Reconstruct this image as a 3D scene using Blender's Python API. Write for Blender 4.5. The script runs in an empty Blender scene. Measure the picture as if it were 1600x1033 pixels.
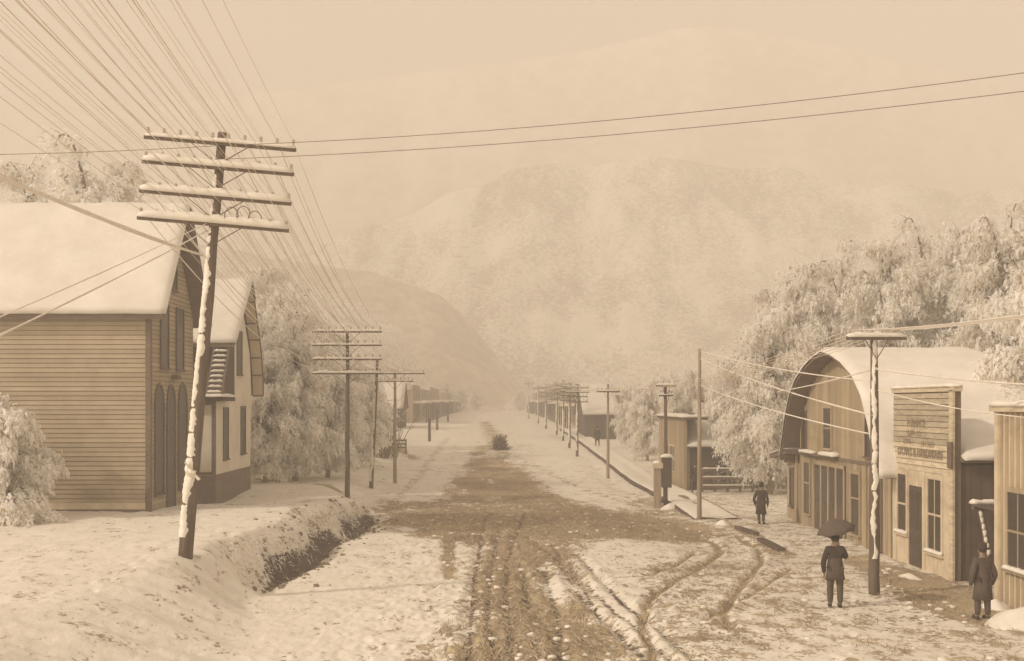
import bpy, math, random
import numpy as np
from mathutils import Vector, Matrix
random.seed(1912); rng = np.random.default_rng(1912)
S = bpy.context.scene; COL = S.collection
R = math.radians

# ---------------------------------------------------------------- camera, sky, sun, exposure
F, VX, VY, CZ = 1800.0, 770.0, 632.0, 5.0
HAZE = 0.0026
cam_data = bpy.data.cameras.new('camera'); cam = bpy.data.objects.new('camera', cam_data); COL.objects.link(cam)
cam.location = (0, 0, CZ); cam.rotation_euler = (R(90), 0, 0)
cam_data.sensor_width = 36; cam_data.lens = 36*F/1600
cam_data.shift_x = (800-VX)/1600; cam_data.shift_y = (VY-516.5)/1600
cam_data.clip_start = .1; cam_data.clip_end = 9000
S.camera = cam
SUN_EL, SUN_FROM = 33.0, Vector((-.90, -.40, 0)).normalized()
sun_az = math.atan2(SUN_FROM.x, SUN_FROM.y)
world = bpy.data.worlds.new('World'); S.world = world; world.use_nodes = True
nt = world.node_tree; nt.nodes.clear()
sky = nt.nodes.new('ShaderNodeTexSky'); sky.sky_type = 'NISHITA'; sky.sun_disc = False
sky.sun_elevation = R(SUN_EL); sky.sun_rotation = sun_az; sky.air_density = 1.0; sky.dust_density = 4.0; sky.altitude = 2400
bw = nt.nodes.new('ShaderNodeRGBToBW'); tint = nt.nodes.new('ShaderNodeMix'); tint.data_type = 'RGBA'; tint.blend_type = 'MULTIPLY'
tint.inputs[0].default_value = 1; tint.inputs[7].default_value = (1.0, .825, .655, 1)
bg = nt.nodes.new('ShaderNodeBackground'); bg.inputs[1].default_value = .15
out = nt.nodes.new('ShaderNodeOutputWorld')
nt.links.new(sky.outputs[0], bw.inputs[0]); nt.links.new(bw.outputs[0], tint.inputs[6])
nt.links.new(tint.outputs[2], bg.inputs[0]); nt.links.new(bg.outputs[0], out.inputs[0])
sd = bpy.data.lights.new('sun', 'SUN'); sd.energy = 2.5; sd.angle = R(3.0); sd.color = (1, .86, .70)
sun = bpy.data.objects.new('sun', sd); COL.objects.link(sun)
sdir = SUN_FROM*math.cos(R(SUN_EL)) + Vector((0, 0, math.sin(R(SUN_EL))))
sun.rotation_euler = sdir.to_track_quat('Z', 'Y').to_euler()
S.view_settings.view_transform = 'Standard'; S.view_settings.look = 'None'; S.view_settings.gamma = 1
S.view_settings.use_curve_mapping = False; S.view_settings.exposure = 0.88
S.render.engine = 'CYCLES'
S.cycles.volume_bounces = 3; S.cycles.max_bounces = 16; S.cycles.diffuse_bounces = 12; S.cycles.transmission_bounces = 14

# ---------------------------------------------------------------- helpers
def G(px, py, z=0.0):                      # a point of level z seen at a place of the photograph -> plan position
    Y = F*(CZ-z)/(py-VY); return ((px-VX)*Y/F, Y)
def YX(px, X): return X*F/(px-VX)          # depth of a point on a plane along the street
def ZY(py, Y): return CZ-(py-VY)*Y/F

def mat(name, c, c2=None, scale=6.0, rough=.85, bump=.25, stretch=(1, 1, 1), rnd=.0, bscale=None, detail=6, contrast=(.35, .65), spec=.2, big=None):
    m = bpy.data.materials.new(name); m.use_nodes = True; n = m.node_tree; N = n.nodes; Lk = n.links
    b = N['Principled BSDF']; b.inputs['Roughness'].default_value = rough
    b.inputs['Specular IOR Level'].default_value = spec
    tc = N.new('ShaderNodeTexCoord'); mp = N.new('ShaderNodeMapping'); mp.inputs['Scale'].default_value = stretch
    geo = N.new('ShaderNodeNewGeometry')
    Lk.new(geo.outputs['Position'], mp.inputs['Vector'])
    no = N.new('ShaderNodeTexNoise'); no.inputs['Scale'].default_value = scale; no.inputs['Detail'].default_value = detail
    no.inputs['Roughness'].default_value = .65
    Lk.new(mp.outputs[0], no.inputs['Vector'])
    cr = N.new('ShaderNodeValToRGB'); cr.color_ramp.elements[0].position = contrast[0]; cr.color_ramp.elements[1].position = contrast[1]
    nout = no.outputs[0]
    if big:                                   # slow drifts added to the fine noise: stands of brush, bare patches
        nb = N.new('ShaderNodeTexNoise'); nb.inputs['Scale'].default_value = big[0]; nb.inputs['Detail'].default_value = 7; nb.inputs['Roughness'].default_value = .7
        mb_ = N.new('ShaderNodeMapping'); mb_.inputs['Scale'].default_value = big[2]; mb_.inputs['Rotation'].default_value = (0, .5, .3)
        Lk.new(geo.outputs['Position'], mb_.inputs['Vector']); Lk.new(mb_.outputs[0], nb.inputs['Vector'])
        ml = N.new('ShaderNodeMath'); ml.operation = 'MULTIPLY_ADD'; Lk.new(nb.outputs[0], ml.inputs[0]); ml.inputs[1].default_value = big[1]; ml.inputs[2].default_value = -.5*big[1]
        ad = N.new('ShaderNodeMath'); ad.operation = 'ADD'; Lk.new(ml.outputs[0], ad.inputs[0]); Lk.new(no.outputs[0], ad.inputs[1]); nout = ad.outputs[0]
    c2 = c2 or tuple(x*.75 for x in c)
    cr.color_ramp.elements[0].color = (*c2, 1); cr.color_ramp.elements[1].color = (*c, 1)
    Lk.new(nout, cr.inputs[0]); last = cr.outputs[0]
    if rnd:
        oi = N.new('ShaderNodeObjectInfo'); ma = N.new('ShaderNodeMapRange'); ma.inputs[3].default_value = 1-rnd; ma.inputs[4].default_value = 1+rnd*.6
        Lk.new(oi.outputs['Random'], ma.inputs[0])
        mx = N.new('ShaderNodeVectorMath'); mx.operation = 'SCALE'; Lk.new(last, mx.inputs[0]); Lk.new(ma.outputs[0], mx.inputs['Scale']); last = mx.outputs[0]
    Lk.new(last, b.inputs['Base Color'])
    if bump:
        n2 = N.new('ShaderNodeTexNoise'); n2.inputs['Scale'].default_value = bscale or scale*3; n2.inputs['Detail'].default_value = 5
        Lk.new(mp.outputs[0], n2.inputs['Vector'])
        bp = N.new('ShaderNodeBump'); bp.inputs['Strength'].default_value = bump; bp.inputs['Distance'].default_value = .05
        Lk.new(n2.outputs[0], bp.inputs['Height']); Lk.new(bp.outputs[0], b.inputs['Normal'])
    return m

SNOWC = (.84, .80, .73)
M = {}
M['snow'] = mat('snow', SNOWC, (.74, .70, .62), 2.5, .7, .35, bscale=9)
M['roof_snow'] = mat('roof_snow', (.80, .765, .71), (.72, .68, .615), .9, .7, .35, bscale=4, big=(.25, .5, (1, 1, 1)))
M['clap_tan'] = mat('painted_clapboard', (.47, .395, .285), (.36, .30, .215), 1.3, .75, .2, rnd=.13, contrast=(.25, .75), big=(.3, .9, (1, 1, .5)))
M['clap_pale'] = mat('bare_clapboard', (.66, .58, .44), (.44, .37, .27), 2.2, .8, .3, stretch=(1, 1, 5), rnd=.30)
M['trim_dark'] = mat('dark_trim_paint', (.20, .156, .124), (.15, .118, .094), 3, .7, .15)
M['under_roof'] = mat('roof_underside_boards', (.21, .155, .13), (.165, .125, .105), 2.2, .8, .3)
M['glass'] = mat('window_glass', (.065, .05, .04), (.05, .038, .031), 2, .3, .03, spec=.3)
M['foundation'] = mat('dark_foundation_boards', (.23, .18, .15), (.18, .14, .115), 3, .85, .3)
M['white_wall'] = mat('white_painted_boards', (.78, .72, .62), (.68, .62, .52), .8, .6, .12, rnd=.03)
M['barn'] = mat('tan_barn_boards', (.47, .38, .255), (.33, .265, .18), 1.4, .8, .3, stretch=(1, 1, .25), rnd=.16, contrast=(.3, .7))
M['barn_low'] = mat('weathered_low_boards', (.43, .345, .245), (.31, .25, .175), 2, .8, .3, stretch=(1, 1, .25), rnd=.22)
M['cream'] = mat('cream_trim_paint', (.66, .57, .43), (.52, .44, .33), 2, .7, .15)
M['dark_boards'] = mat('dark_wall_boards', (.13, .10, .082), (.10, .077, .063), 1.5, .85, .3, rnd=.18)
M['pole'] = mat('weathered_pole_wood', (.18, .14, .112), (.125, .097, .078), 7, .9, .5, stretch=(1, 1, .12))
M['pole_pale'] = mat('pale_pole_wood', (.42, .35, .27), (.28, .225, .17), 7, .9, .5, stretch=(1, 1, .12))
M['wire'] = mat('frosted_wire', (.70, .61, .49), (.62, .54, .43), 20, .8, 0)
M['wire_snow'] = mat('snow_coated_wire', (.80, .75, .68), (.70, .64, .56), 6, .8, .2)
M['insul'] = mat('insulator_glass', (.55, .49, .41), None, 9, .3, 0)
M['bark'] = mat('tree_bark', (.33, .265, .19), (.23, .18, .13), 8, .9, .5)
M['leaf'] = mat('dark_leaves', (.40, .32, .205), (.28, .22, .14), 3, .8, .1)
M['leaf2'] = mat('tan_leaves', (.52, .43, .30), (.40, .32, .21), 3, .8, .1)
M['coat'] = mat('dark_wool_coat', (.065, .050, .042), (.05, .039, .033), 9, .9, .2)
M['coat2'] = mat('grey_brown_cloth', (.115, .09, .075), (.09, .07, .059), 9, .9, .2)
M['skin'] = mat('skin', (.34, .26, .19), None, 9, .6, 0)
M['umb'] = mat('black_umbrella_cloth', (.13, .10, .082), (.105, .08, .066), 9, .8, .1)
M['paint_text'] = mat('faded_sign_paint', (.25, .195, .14), (.42, .35, .26), 9, .9, 0, contrast=(.3, .6))
M['dirt'] = mat('earth', (.32, .255, .19), (.22, .175, .13), 3, .95, .6)
M['straw'] = mat('straw', (.58, .48, .32), (.40, .32, .21), 1.2, .9, 0)
M['twig'] = mat('twig', (.12, .09, .065), None, 3, .9, 0)
M['plank'] = mat('sidewalk_plank', (.36, .29, .215), (.24, .19, .14), 4, .85, .4, rnd=.2)

def translucent(name, c, f):                  # thin snowy sprays and leaves let light through
    m = mat(name, c, tuple(x*(.97 if c[0] > .9 else .85) for x in c), 3, .9, 0); n = m.node_tree; b = n.nodes['Principled BSDF']; cr = b.inputs['Base Color'].links[0].from_socket
    t = n.nodes.new('ShaderNodeBsdfTranslucent'); x = n.nodes.new('ShaderNodeMixShader'); x.inputs[0].default_value = f; o = n.nodes['Material Output']
    n.links.new(cr, t.inputs[0]); n.links.new(b.outputs[0], x.inputs[1]); n.links.new(t.outputs[0], x.inputs[2]); n.links.new(x.outputs[0], o.inputs['Surface']); return m
M['spray_snow'] = translucent('spray_snow', (.97, .96, .935), .55)
M['leaf'] = translucent('frosted_dark_leaves', (.66, .56, .42), .5)
M['leaf2'] = translucent('frosted_tan_leaves', (.82, .75, .63), .55)

class MB:
    def __init__(s): s.v = []; s.f = []
    def add(s, vs, fs):
        o = len(s.v); s.v += [tuple(v) for v in vs]; s.f += [tuple(i+o for i in f) for f in fs]; return s
    def box(s, a, b):
        x0, y0, z0 = a; x1, y1, z1 = b
        return s.add([(x0, y0, z0), (x1, y0, z0), (x1, y1, z0), (x0, y1, z0), (x0, y0, z1), (x1, y0, z1), (x1, y1, z1), (x0, y1, z1)],
                     [(0, 3, 2, 1), (4, 5, 6, 7), (0, 1, 5, 4), (1, 2, 6, 5), (2, 3, 7, 6), (3, 0, 4, 7)])
    def bar(s, p, q, w, h=None):            # square bar between two points
        p = Vector(p); q = Vector(q); h = h or w; d = (q-p).normalized()
        up = Vector((0, 0, 1)) if abs(d.z) < .95 else Vector((1, 0, 0))
        a = d.cross(up).normalized(); b = a.cross(d)
        c = [a*w/2*i+b*h/2*j for i, j in ((-1, -1), (1, -1), (1, 1), (-1, 1))]
        return s.add([p+k for k in c]+[q+k for k in c], [(0, 1, 2, 3), (7, 6, 5, 4), (0, 4, 5, 1), (1, 5, 6, 2), (2, 6, 7, 3), (3, 7, 4, 0)])
    def tube(s, pts, r, n=8, wob=0.0):      # tube along points, radius number or list
        pts = [Vector(p) for p in pts]; rr = r if isinstance(r, (list, tuple)) else [r]*len(pts); vs = []; fs = []
        for i, p in enumerate(pts):
            d = (pts[min(i+1, len(pts)-1)]-pts[max(i-1, 0)]).normalized()
            up = Vector((0, 0, 1)) if abs(d.z) < .95 else Vector((1, 0, 0))
            a = d.cross(up).normalized(); b = a.cross(d)
            for k in range(n):
                t = 2*math.pi*k/n; q = rr[i]*(1+wob*random.uniform(-1, 1))
                vs.append(p+a*math.cos(t)*q+b*math.sin(t)*q)
        for i in range(len(pts)-1):
            for k in range(n):
                k2 = (k+1) % n; fs.append((i*n+k, i*n+k2, (i+1)*n+k2, (i+1)*n+k))
        fs.append(tuple(range(n))[::-1]); fs.append(tuple((len(pts)-1)*n+k for k in range(n)))
        return s.add(vs, fs)
    def poly(s, pts, ext):                   # extruded polygon
        e = Vector(ext); n = len(pts)
        fs = [tuple(range(n))[::-1], tuple(range(n, 2*n))]+[(i, (i+1) % n, n+(i+1) % n, n+i) for i in range(n)]
        return s.add(list(pts)+[Vector(p)+e for p in pts], fs)
    def blob(s, c, r, seed=0, nu=10, nv=7, amp=.2, flat=False):
        c = Vector(c); rx, ry, rz = r if isinstance(r, tuple) else (r, r, r); rnd = random.Random(seed); vs = []; fs = []
        for j in range(nv+1):
            ph = math.pi*j/nv
            for i in range(nu):
                t = 2*math.pi*i/nu; q = 1+rnd.uniform(-amp, amp)*(0 < j < nv)
                z = math.cos(ph)*rz*q
                vs.append(c+Vector((math.sin(ph)*math.cos(t)*rx*q, math.sin(ph)*math.sin(t)*ry*q, max(z, -.15*rz) if flat else z)))
        for j in range(nv):
            for i in range(nu):
                i2 = (i+1) % nu; fs.append((j*nu+i, (j+1)*nu+i, (j+1)*nu+i2, j*nu+i2))
        return s.add(vs, fs)
    def mesh(s, name, m, smooth=False):
        me = bpy.data.meshes.new(name); me.from_pydata(s.v, [], s.f); me.materials.append(m)
        import bmesh
        bm = bmesh.new(); bm.from_mesh(me); bmesh.ops.recalc_face_normals(bm, faces=bm.faces); bm.to_mesh(me); bm.free()
        if smooth: me.polygons.foreach_set('use_smooth', [True]*len(me.polygons))
        return me
    def build(s, name, m, parent=None, smooth=False): return put(name, s.mesh(name, m, smooth), parent)

def put(name, me, parent=None, loc=(0, 0, 0), rot=(0, 0, 0), sc=(1, 1, 1)):
    o = bpy.data.objects.new(name, me); COL.objects.link(o); o.location = loc; o.rotation_euler = rot; o.scale = sc
    if parent: o.parent = parent
    return o
def thing(name, label, cat, group=None, loc=(0, 0, 0), me=None):
    o = put(name, me, None, loc); o['label'] = label; o['category'] = cat
    if group: o['group'] = group
    return o
def copy_tree(o, parent=None):
    c = o.copy(); COL.objects.link(c)
    if parent: c.parent = parent
    for ch in list(o.children): copy_tree(ch, c)
    return c
def arr_mesh(name, V, Q, mats, midx=None, smooth=False):
    me = bpy.data.meshes.new(name); V = np.asarray(V, np.float32); Q = np.asarray(Q, np.int32); k = Q.shape[1]
    me.vertices.add(len(V)); me.vertices.foreach_set('co', V.ravel())
    me.loops.add(Q.size); me.loops.foreach_set('vertex_index', Q.ravel())
    me.polygons.add(len(Q)); me.polygons.foreach_set('loop_start', np.arange(0, Q.size, k, dtype=np.int32))
    if midx is not None: me.polygons.foreach_set('material_index', np.asarray(midx, np.int32))
    if smooth: me.polygons.foreach_set('use_smooth', np.ones(len(Q), bool))
    for m in mats: me.materials.append(m)
    me.update(calc_edges=True); return me
def structure(o): o['kind'] = 'structure'; return o
def stuff(o): o['kind'] = 'stuff'; return o

def hsh(ix, iy, seed):
    h = (ix.astype(np.int64)*374761393 + iy.astype(np.int64)*668265263 + seed*974711) & 0xffffffff
    h = ((h ^ (h >> 13))*1274126177) & 0xffffffff
    return ((h ^ (h >> 16)) & 0xffff)/65535.0
def vn(x, y, seed=0):
    x0 = np.floor(x); y0 = np.floor(y); fx = x-x0; fy = y-y0; fx = fx*fx*(3-2*fx); fy = fy*fy*(3-2*fy)
    a = hsh(x0, y0, seed); b = hsh(x0+1, y0, seed); c = hsh(x0, y0+1, seed); d = hsh(x0+1, y0+1, seed)
    return (a*(1-fx)+b*fx)*(1-fy)+(c*(1-fx)+d*fx)*fy
def fbm(x, y, seed=0, oc=4):
    t = 0; a = .5; n = 0
    for i in range(oc): t = t+a*vn(x*2**i+17*i, y*2**i+31*i, seed+i); n += a; a *= .5
    return t/n
def sm(a, b, x): t = np.clip((x-a)/(b-a), 0, 1); return t*t*(3-2*t)

# ---------------------------------------------------------------- ground
def pline(pts, X, Y):                        # distance to a polyline
    d = np.full(np.shape(X), 1e9)
    for (ax, ay), (bx, by) in zip(pts[:-1], pts[1:]):
        dx, dy = bx-ax, by-ay; t = np.clip(((X-ax)*dx+(Y-ay)*dy)/(dx*dx+dy*dy+1e-9), 0, 1)
        d = np.minimum(d, np.hypot(X-ax-t*dx, Y-ay-t*dy))
    return d
def pg(l):                                   # ... on the gently rising street
    o = []
    for a, b in l:
        z = 0.0
        for _ in range(12): x, y = G(a, b, z); z = .5*z+.5*2.9*(1-math.exp(-max(y-75, 0)/90))
        o.append((x, y))
    return o
RUTS = [(pg([(930, 905), (1010, 900), (1060, 880), (1085, 862)]), .10), (pg([(1090, 975), (1180, 925), (1235, 890)]), .07), (pg([(1090, 836), (1118, 846), (1126, 860), (1098, 884), (1058, 905), (1014, 936), (1002, 975), (1022, 1040)]), .13),
        (pg([(1150, 838), (1185, 858), (1190, 878), (1155, 920), (1130, 958), (1142, 985)]), .12)]
ROADRUTS = [pg([(840, 850), (905, 905), (985, 975), (1060, 1050)]), pg([(905, 870), (960, 930), (1060, 1010), (1120, 1060)]), pg([(780, 830), (765, 900), (760, 980), (790, 1060)]), pg([(820, 800), (800, 850), (788, 920), (802, 1060)]), pg([(812, 880), (826, 950), (900, 1050)]),
            pg([(862, 850), (900, 925), (960, 980), (1020, 1045)]), pg([(890, 880), (935, 960), (1045, 1060)]),
            pg([(850, 890), (870, 960), (880, 1060)]), pg([(760, 800), (742, 900), (730, 1050)]), pg([(900, 800), (800, 745), (775, 700), (770, 660)])]
_r = random.Random(4); FEET = []
for a, b in ((( 8.5, 28.2), (6.2, 22)), ((8.5, 28.8), (12.3, 35)), ((11.3, 48), (10.3, 38)), ((10.3, 38), (11.2, 28)), ((-9.5, 38), (-8.8, 24)), ((-3.8, 42), (-2.6, 22)), ((5.2, 40), (9.5, 33)), ((-11, 39), (-5.5, 29))):
    L_ = math.hypot(b[0]-a[0], b[1]-a[1]); n_ = int(L_/.62)
    for i_ in range(n_): t_ = i_/n_; FEET.append((a[0]+(b[0]-a[0])*t_+(.12 if i_ % 2 else -.12)+_r.uniform(-.05, .05)+.35*math.sin(3*t_), a[1]+(b[1]-a[1])*t_+_r.uniform(-.06, .06)))
def xe_(Y): return np.interp(Y, [0, 22, 32, 41, 51, 60, 200], [-3.5, -4.6, -6.3, -6.0, -5.1, -6.3, -6.8])
def gz(X, Y, fine=True):
    X = np.asarray(X, float); Y = np.asarray(Y, float)
    z = 2.9*(1-np.exp(-np.maximum(Y-75, 0)/90))
    h = np.interp(Y, [0, 22, 32, 42, 48, 55, 80, 150, 400], [.9, 1.05, 1.2, 1.22, 1.0, .75, .5, .2, 0])
    w = np.interp(Y, [0, 22, 29, 33, 50, 54, 70], [6, 5, 2.0, 1.2, 1.2, 2.4, 3])
    xe = xe_(Y)+1.0*(fbm(Y*.9, Y*0+3, 5)-.5)
    z = z+h*sm(0, 1, (xe-X)/w)
    z = z-.38*np.exp(-((X+13)**2+(Y-51)**2)/16)
    win = sm(30, 32.5, Y)*(1-sm(50, 53, Y))
    z = z-.34*win*np.exp(-((X-xe-.1)/.42)**2)
    road = np.exp(-((X-.3)/5.)**2)
    z = z+.10*(fbm(X*.35, Y*.35, 11)-.5)*(1+road*.3)
    z = z-.12*np.exp(-((X-7.7)/.7)**2)*sm(30, 45, Y)
    if fine:
        k = np.clip((160-Y)/120, .15, 1)
        z = z+k*(.07*(fbm(X*1.7, Y*1.1, 21)-.5)+.035*(fbm(X*6, Y*4.5, 31, 3)-.5))
        z = z+k*road*.13*(fbm(X*7, Y*3.5, 41, 3)-.5)
        for pl, wd in RUTS:
            d = pline(pl, X, Y); z = z-.07*np.exp(-(d/wd)**2)+.035*np.exp(-((d-.25)/.1)**2)
        if X.size > 1000:
            for fx, fy in FEET:
                q = (np.abs(Y-fy) < .6) & (np.abs(X-fx) < .6); z[q] -= .055*np.exp(-((X[q]-fx)/.09)**2-((Y[q]-fy)/.15)**2)
        for pl in ROADRUTS:
            d = pline(pl, X, Y); z = z-.06*np.exp(-(d/.16)**2)+.025*np.exp(-((d-.32)/.12)**2)
    return z
def gz1(x, y): return float(gz(np.array([x]), np.array([y]))[0])

def inpoly(pts, X, Y):
    c = np.zeros(np.shape(X), bool); n = len(pts)
    for i in range(n):
        x1, y1 = pts[i]; x2, y2 = pts[(i+1) % n]
        cond = ((y1 > Y) != (y2 > Y)) & (X < (x2-x1)*(Y-y1)/((y2-y1) or 1e-9)+x1); c ^= cond
    return c
def area(l, X, Y, soft):                     # 1 inside fading to 0 over 'soft' metres outside/inside
    p = pg(l); d = pline(p+[p[0]], X, Y); i = inpoly(p, X, Y)
    return np.clip(.5+np.where(i, d, -d)/soft, 0, 1)
MAIN = [(620, 1090), (690, 1000), (735, 940), (742, 885), (752, 858), (700, 846), (640, 838), (585, 815), (600, 800), (660, 790), (690, 778),
        (705, 752), (722, 736), (735, 716), (790, 712), (815, 728), (840, 752), (872, 776), (960, 800), (1060, 806), (1110, 822),
        (1128, 838), (1080, 848), (985, 842), (915, 846), (893, 870), (900, 925), (940, 980), (1010, 1030), (1090, 1090)]
def dirt_mask(X, Y):
    d = np.minimum(area(MAIN, X, Y, 2.6), .86)
    d = np.maximum(d, area([(722, 708), (755, 692), (750, 676), (745, 660), (765, 656), (792, 684), (800, 700), (812, 714), (730, 718)], X, Y, 2.2)*.66)
    d = np.maximum(d, area([(575, 800), (590, 780), (700, 785), (760, 800), (720, 840), (640, 842)], X, Y, 1.6)*.75)
    d = np.maximum(d, area([(690, 785), (712, 785), (712, 905), (690, 905)], X, Y, .7)*.9)
    d = np.maximum(d, area([(1290, 868), (1370, 862), (1470, 896), (1620, 938), (1640, 1000), (1560, 985), (1470, 965), (1390, 935)], X, Y, 1.3)*.92)
    d = np.maximum(d, area([(1390, 985), (1480, 975), (1600, 990), (1640, 1050), (1470, 1050)], X, Y, 1.5)*.55)
    d = np.maximum(d, area([(960, 880), (1140, 870), (1300, 900), (1320, 985), (1180, 1060), (1060, 1060), (980, 960)], X, Y, 1.5)*.47)
    d = np.maximum(d, area([(1090, 820), (1150, 830), (1270, 868), (1230, 880), (1120, 842)], X, Y, .9)*.6)
    d = np.maximum(d, area([(990, 770), (1110, 800), (1100, 815), (960, 800)], X, Y, 1.2)*.6)
    for a, b, w, s in (((1150, 828), (1240, 872), .28, .8), ((1120, 812), (1180, 838), .3, .7), ((780, 700), (1100, 830), .9, .42)):
        d = np.maximum(d, s*np.exp(-(pline(pg([a, b]), X, Y)/w)**2))
    # ground-coloured strokes through the snow on the left bank
    for l, s, w in (([(392, 742), (500, 752), (650, 778)], .85, .45), ([(300, 795), (420, 800), (530, 778)], .62, .35), ([(470, 812), (540, 790), (640, 775)], .62, .5),
                    ([(520, 700), (600, 697), (650, 712)], .7, .8), ([(560, 722), (640, 722)], .6, .7), ([(610, 760), (650, 730), (700, 690)], .45, .7)):
        p = [G(a, b, .85) for a, b in l]; d = np.maximum(d, s*np.exp(-(pline(p, X, Y)/w)**2))
    d = d-1.15*(fbm(X*.6, Y*.26, 303)-.44)*sm(.45, .7, d)
    for pl in ROADRUTS[:5]: d = d+.10*np.exp(-(pline(pl, X, Y)/.2)**2)
    for pl, wd in RUTS: d = np.maximum(d, .95*np.exp(-(pline(pl, X, Y)/(wd*1.05))**2))
    base = .27+.10*fbm(X*.3, Y*.25, 77)+.10*sm(3, 9, X)*(1-sm(60, 90, Y))-.06*sm(-4, -9, X)
    base = base*(1-.35*sm(50, 120, Y)*(np.abs(X) > 4))
    base = base-.08*np.exp(-((X+4.2)/2.2)**2)*(Y < 36)
    return np.maximum(d, base)

def ground_grid(us, Ys, half):
    Yg, U = np.meshgrid(Ys, us, indexing='ij'); Xg = np.where(np.abs(U) <= 1, U*half(Yg), np.sign(U)*(half(Yg)+(np.abs(U)-1)**2*12))
    return Xg, Yg
us = np.concatenate([-(1+np.linspace(7, .15, 46)), np.linspace(-1, 1, 640), 1+np.linspace(.15, 7, 46)])
inv = 1/np.linspace(1/19., 1/150., 360)
Ys = np.concatenate([np.linspace(-60, 10, 20), np.linspace(11, 18.6, 30), np.sort(inv), np.geomspace(152, 1300, 70)])
Xg, Yg = ground_grid(us, Ys, lambda Y: .52*np.maximum(Y, 10)+3)
Zg = gz(Xg, Yg); nr, nc = Xg.shape
idx = np.arange(nr*nc).reshape(nr, nc)
Q = np.stack([idx[:-1, :-1], idx[:-1, 1:], idx[1:, 1:], idx[1:, :-1]], -1).reshape(-1, 4)

def ground_material():
    m = bpy.data.materials.new('snowy_ground'); m.use_nodes = True; n = m.node_tree; N = n.nodes; L = n.links.new
    b = N['Principled BSDF']; b.inputs['Roughness'].default_value = .85; b.inputs['Specular IOR Level'].default_value = .15
    at = N.new('ShaderNodeAttribute'); at.attribute_name = 'dirt'; ea = N.new('ShaderNodeAttribute'); ea.attribute_name = 'earth'
    geo = N.new('ShaderNodeNewGeometry')
    def noise(sc, det=8, st=(1, 1, 1), rough=.68):
        mp = N.new('ShaderNodeMapping'); mp.inputs['Scale'].default_value = st; L(geo.outputs['Position'], mp.inputs['Vector'])
        x = N.new('ShaderNodeTexNoise'); x.inputs['Scale'].default_value = sc; x.inputs['Detail'].default_value = det; x.inputs['Roughness'].default_value = rough
        L(mp.outputs[0], x.inputs['Vector']); return x.outputs[0]
    def math_(op, a, bb):
        x = N.new('ShaderNodeMath'); x.operation = op
        for i, v in enumerate((a, bb)):
            if isinstance(v, (int, float)): x.inputs[i].default_value = v
            else: L(v, x.inputs[i])
        return x.outputs[0]
    def ramp(v, a, c, ca=(0, 0, 0, 1), cb=(1, 1, 1, 1)):
        r = N.new('ShaderNodeValToRGB'); r.color_ramp.elements[0].position = a; r.color_ramp.elements[1].position = c
        r.color_ramp.elements[0].color = ca; r.color_ramp.elements[1].color = cb; L(v, r.inputs[0]); return r.outputs[0]
    n1 = noise(1.6, 9, (1, .8, 1), .72); n2 = noise(7.5, 6, (1, .75, 1), .7)
    nn = math_('ADD', math_('MULTIPLY', n1, .95), math_('MULTIPLY', n2, .75))
    v = math_('ADD', at.outputs['Fac'], math_('MULTIPLY', math_('SUBTRACT', nn, .85), 2.0))
    k = ramp(v, .47, .56)
    d1 = noise(2.6, 8, (1, .5, 1), .7); d2 = noise(13, 6, (1.6, .45, 1), .75)
    d3 = noise(.33, 4, (1, .6, 1), .6)
    dc = ramp(math_('ADD', math_('ADD', math_('MULTIPLY', d1, .4), math_('MULTIPLY', d2, .4)), math_('MULTIPLY', d3, .55)), .56, .80, (.27, .21, .155, 1), (.56, .46, .31, 1))
    sc = ramp(noise(.5, 8), .3, .7, (.74, .69, .61, 1), (.85, .81, .74, 1))
    mx = N.new('ShaderNodeMix'); mx.data_type = 'RGBA'; L(k, mx.inputs[0]); L(sc, mx.inputs[6]); L(dc, mx.inputs[7])
    ec = ramp(noise(4, 6), .4, .65, (.12, .092, .078, 1), (.18, .14, .117, 1))
    k2 = ramp(math_('ADD', ea.outputs['Fac'], math_('MULTIPLY', math_('SUBTRACT', noise(3.5, 7, (1, 1.6, 1)), .5), 1.3)), .46, .56)
    mx2 = N.new('ShaderNodeMix'); mx2.data_type = 'RGBA'; L(k2, mx2.inputs[0]); L(mx.outputs[2], mx2.inputs[6]); L(ec, mx2.inputs[7])
    L(mx2.outputs[2], b.inputs['Base Color'])
    bp = N.new('ShaderNodeBump'); bp.inputs['Strength'].default_value = .55; bp.inputs['Distance'].default_value = .05
    hh = math_('SUBTRACT', math_('MULTIPLY', noise(11, 6), .9), math_('MULTIPLY', k, .5)); L(hh, bp.inputs['Height']); L(bp.outputs[0], b.inputs['Normal'])
    return m
gme = arr_mesh('ground', np.stack([Xg, Yg, Zg], -1).reshape(-1, 3), Q, [ground_material()], smooth=True)
D = dirt_mask(Xg, Yg)
xe = xe_(Yg)+1.0*(fbm(Yg*.9, Yg*0+3, 5)-.5); win = sm(32, 34.5, Yg)*(1-sm(50, 52.5, Yg))
E = win*np.exp(-((Xg-xe+.12)/(.22+.36*fbm(Yg*.7, Yg*0+9, 71)))**4)*(.86+1.1*(fbm(Xg*2.4, Yg*1.6, 91)-.5))*np.where((Yg > 43.5) & (Yg < 45.5), .62, 1.05)
for pl in ROADRUTS: E = np.maximum(E, (.36+.42*fbm(Xg*1.1, Yg*.5, 707))*np.exp(-(pline(pl, Xg, Yg)/.15)**2)*(Yg < 60))
for nm, A in (('dirt', D), ('earth', E)):
    a = gme.attributes.new(nm, 'FLOAT', 'POINT'); a.data.foreach_set('value', A.astype(np.float32).ravel())
structure(put('ground', gme))
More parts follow.
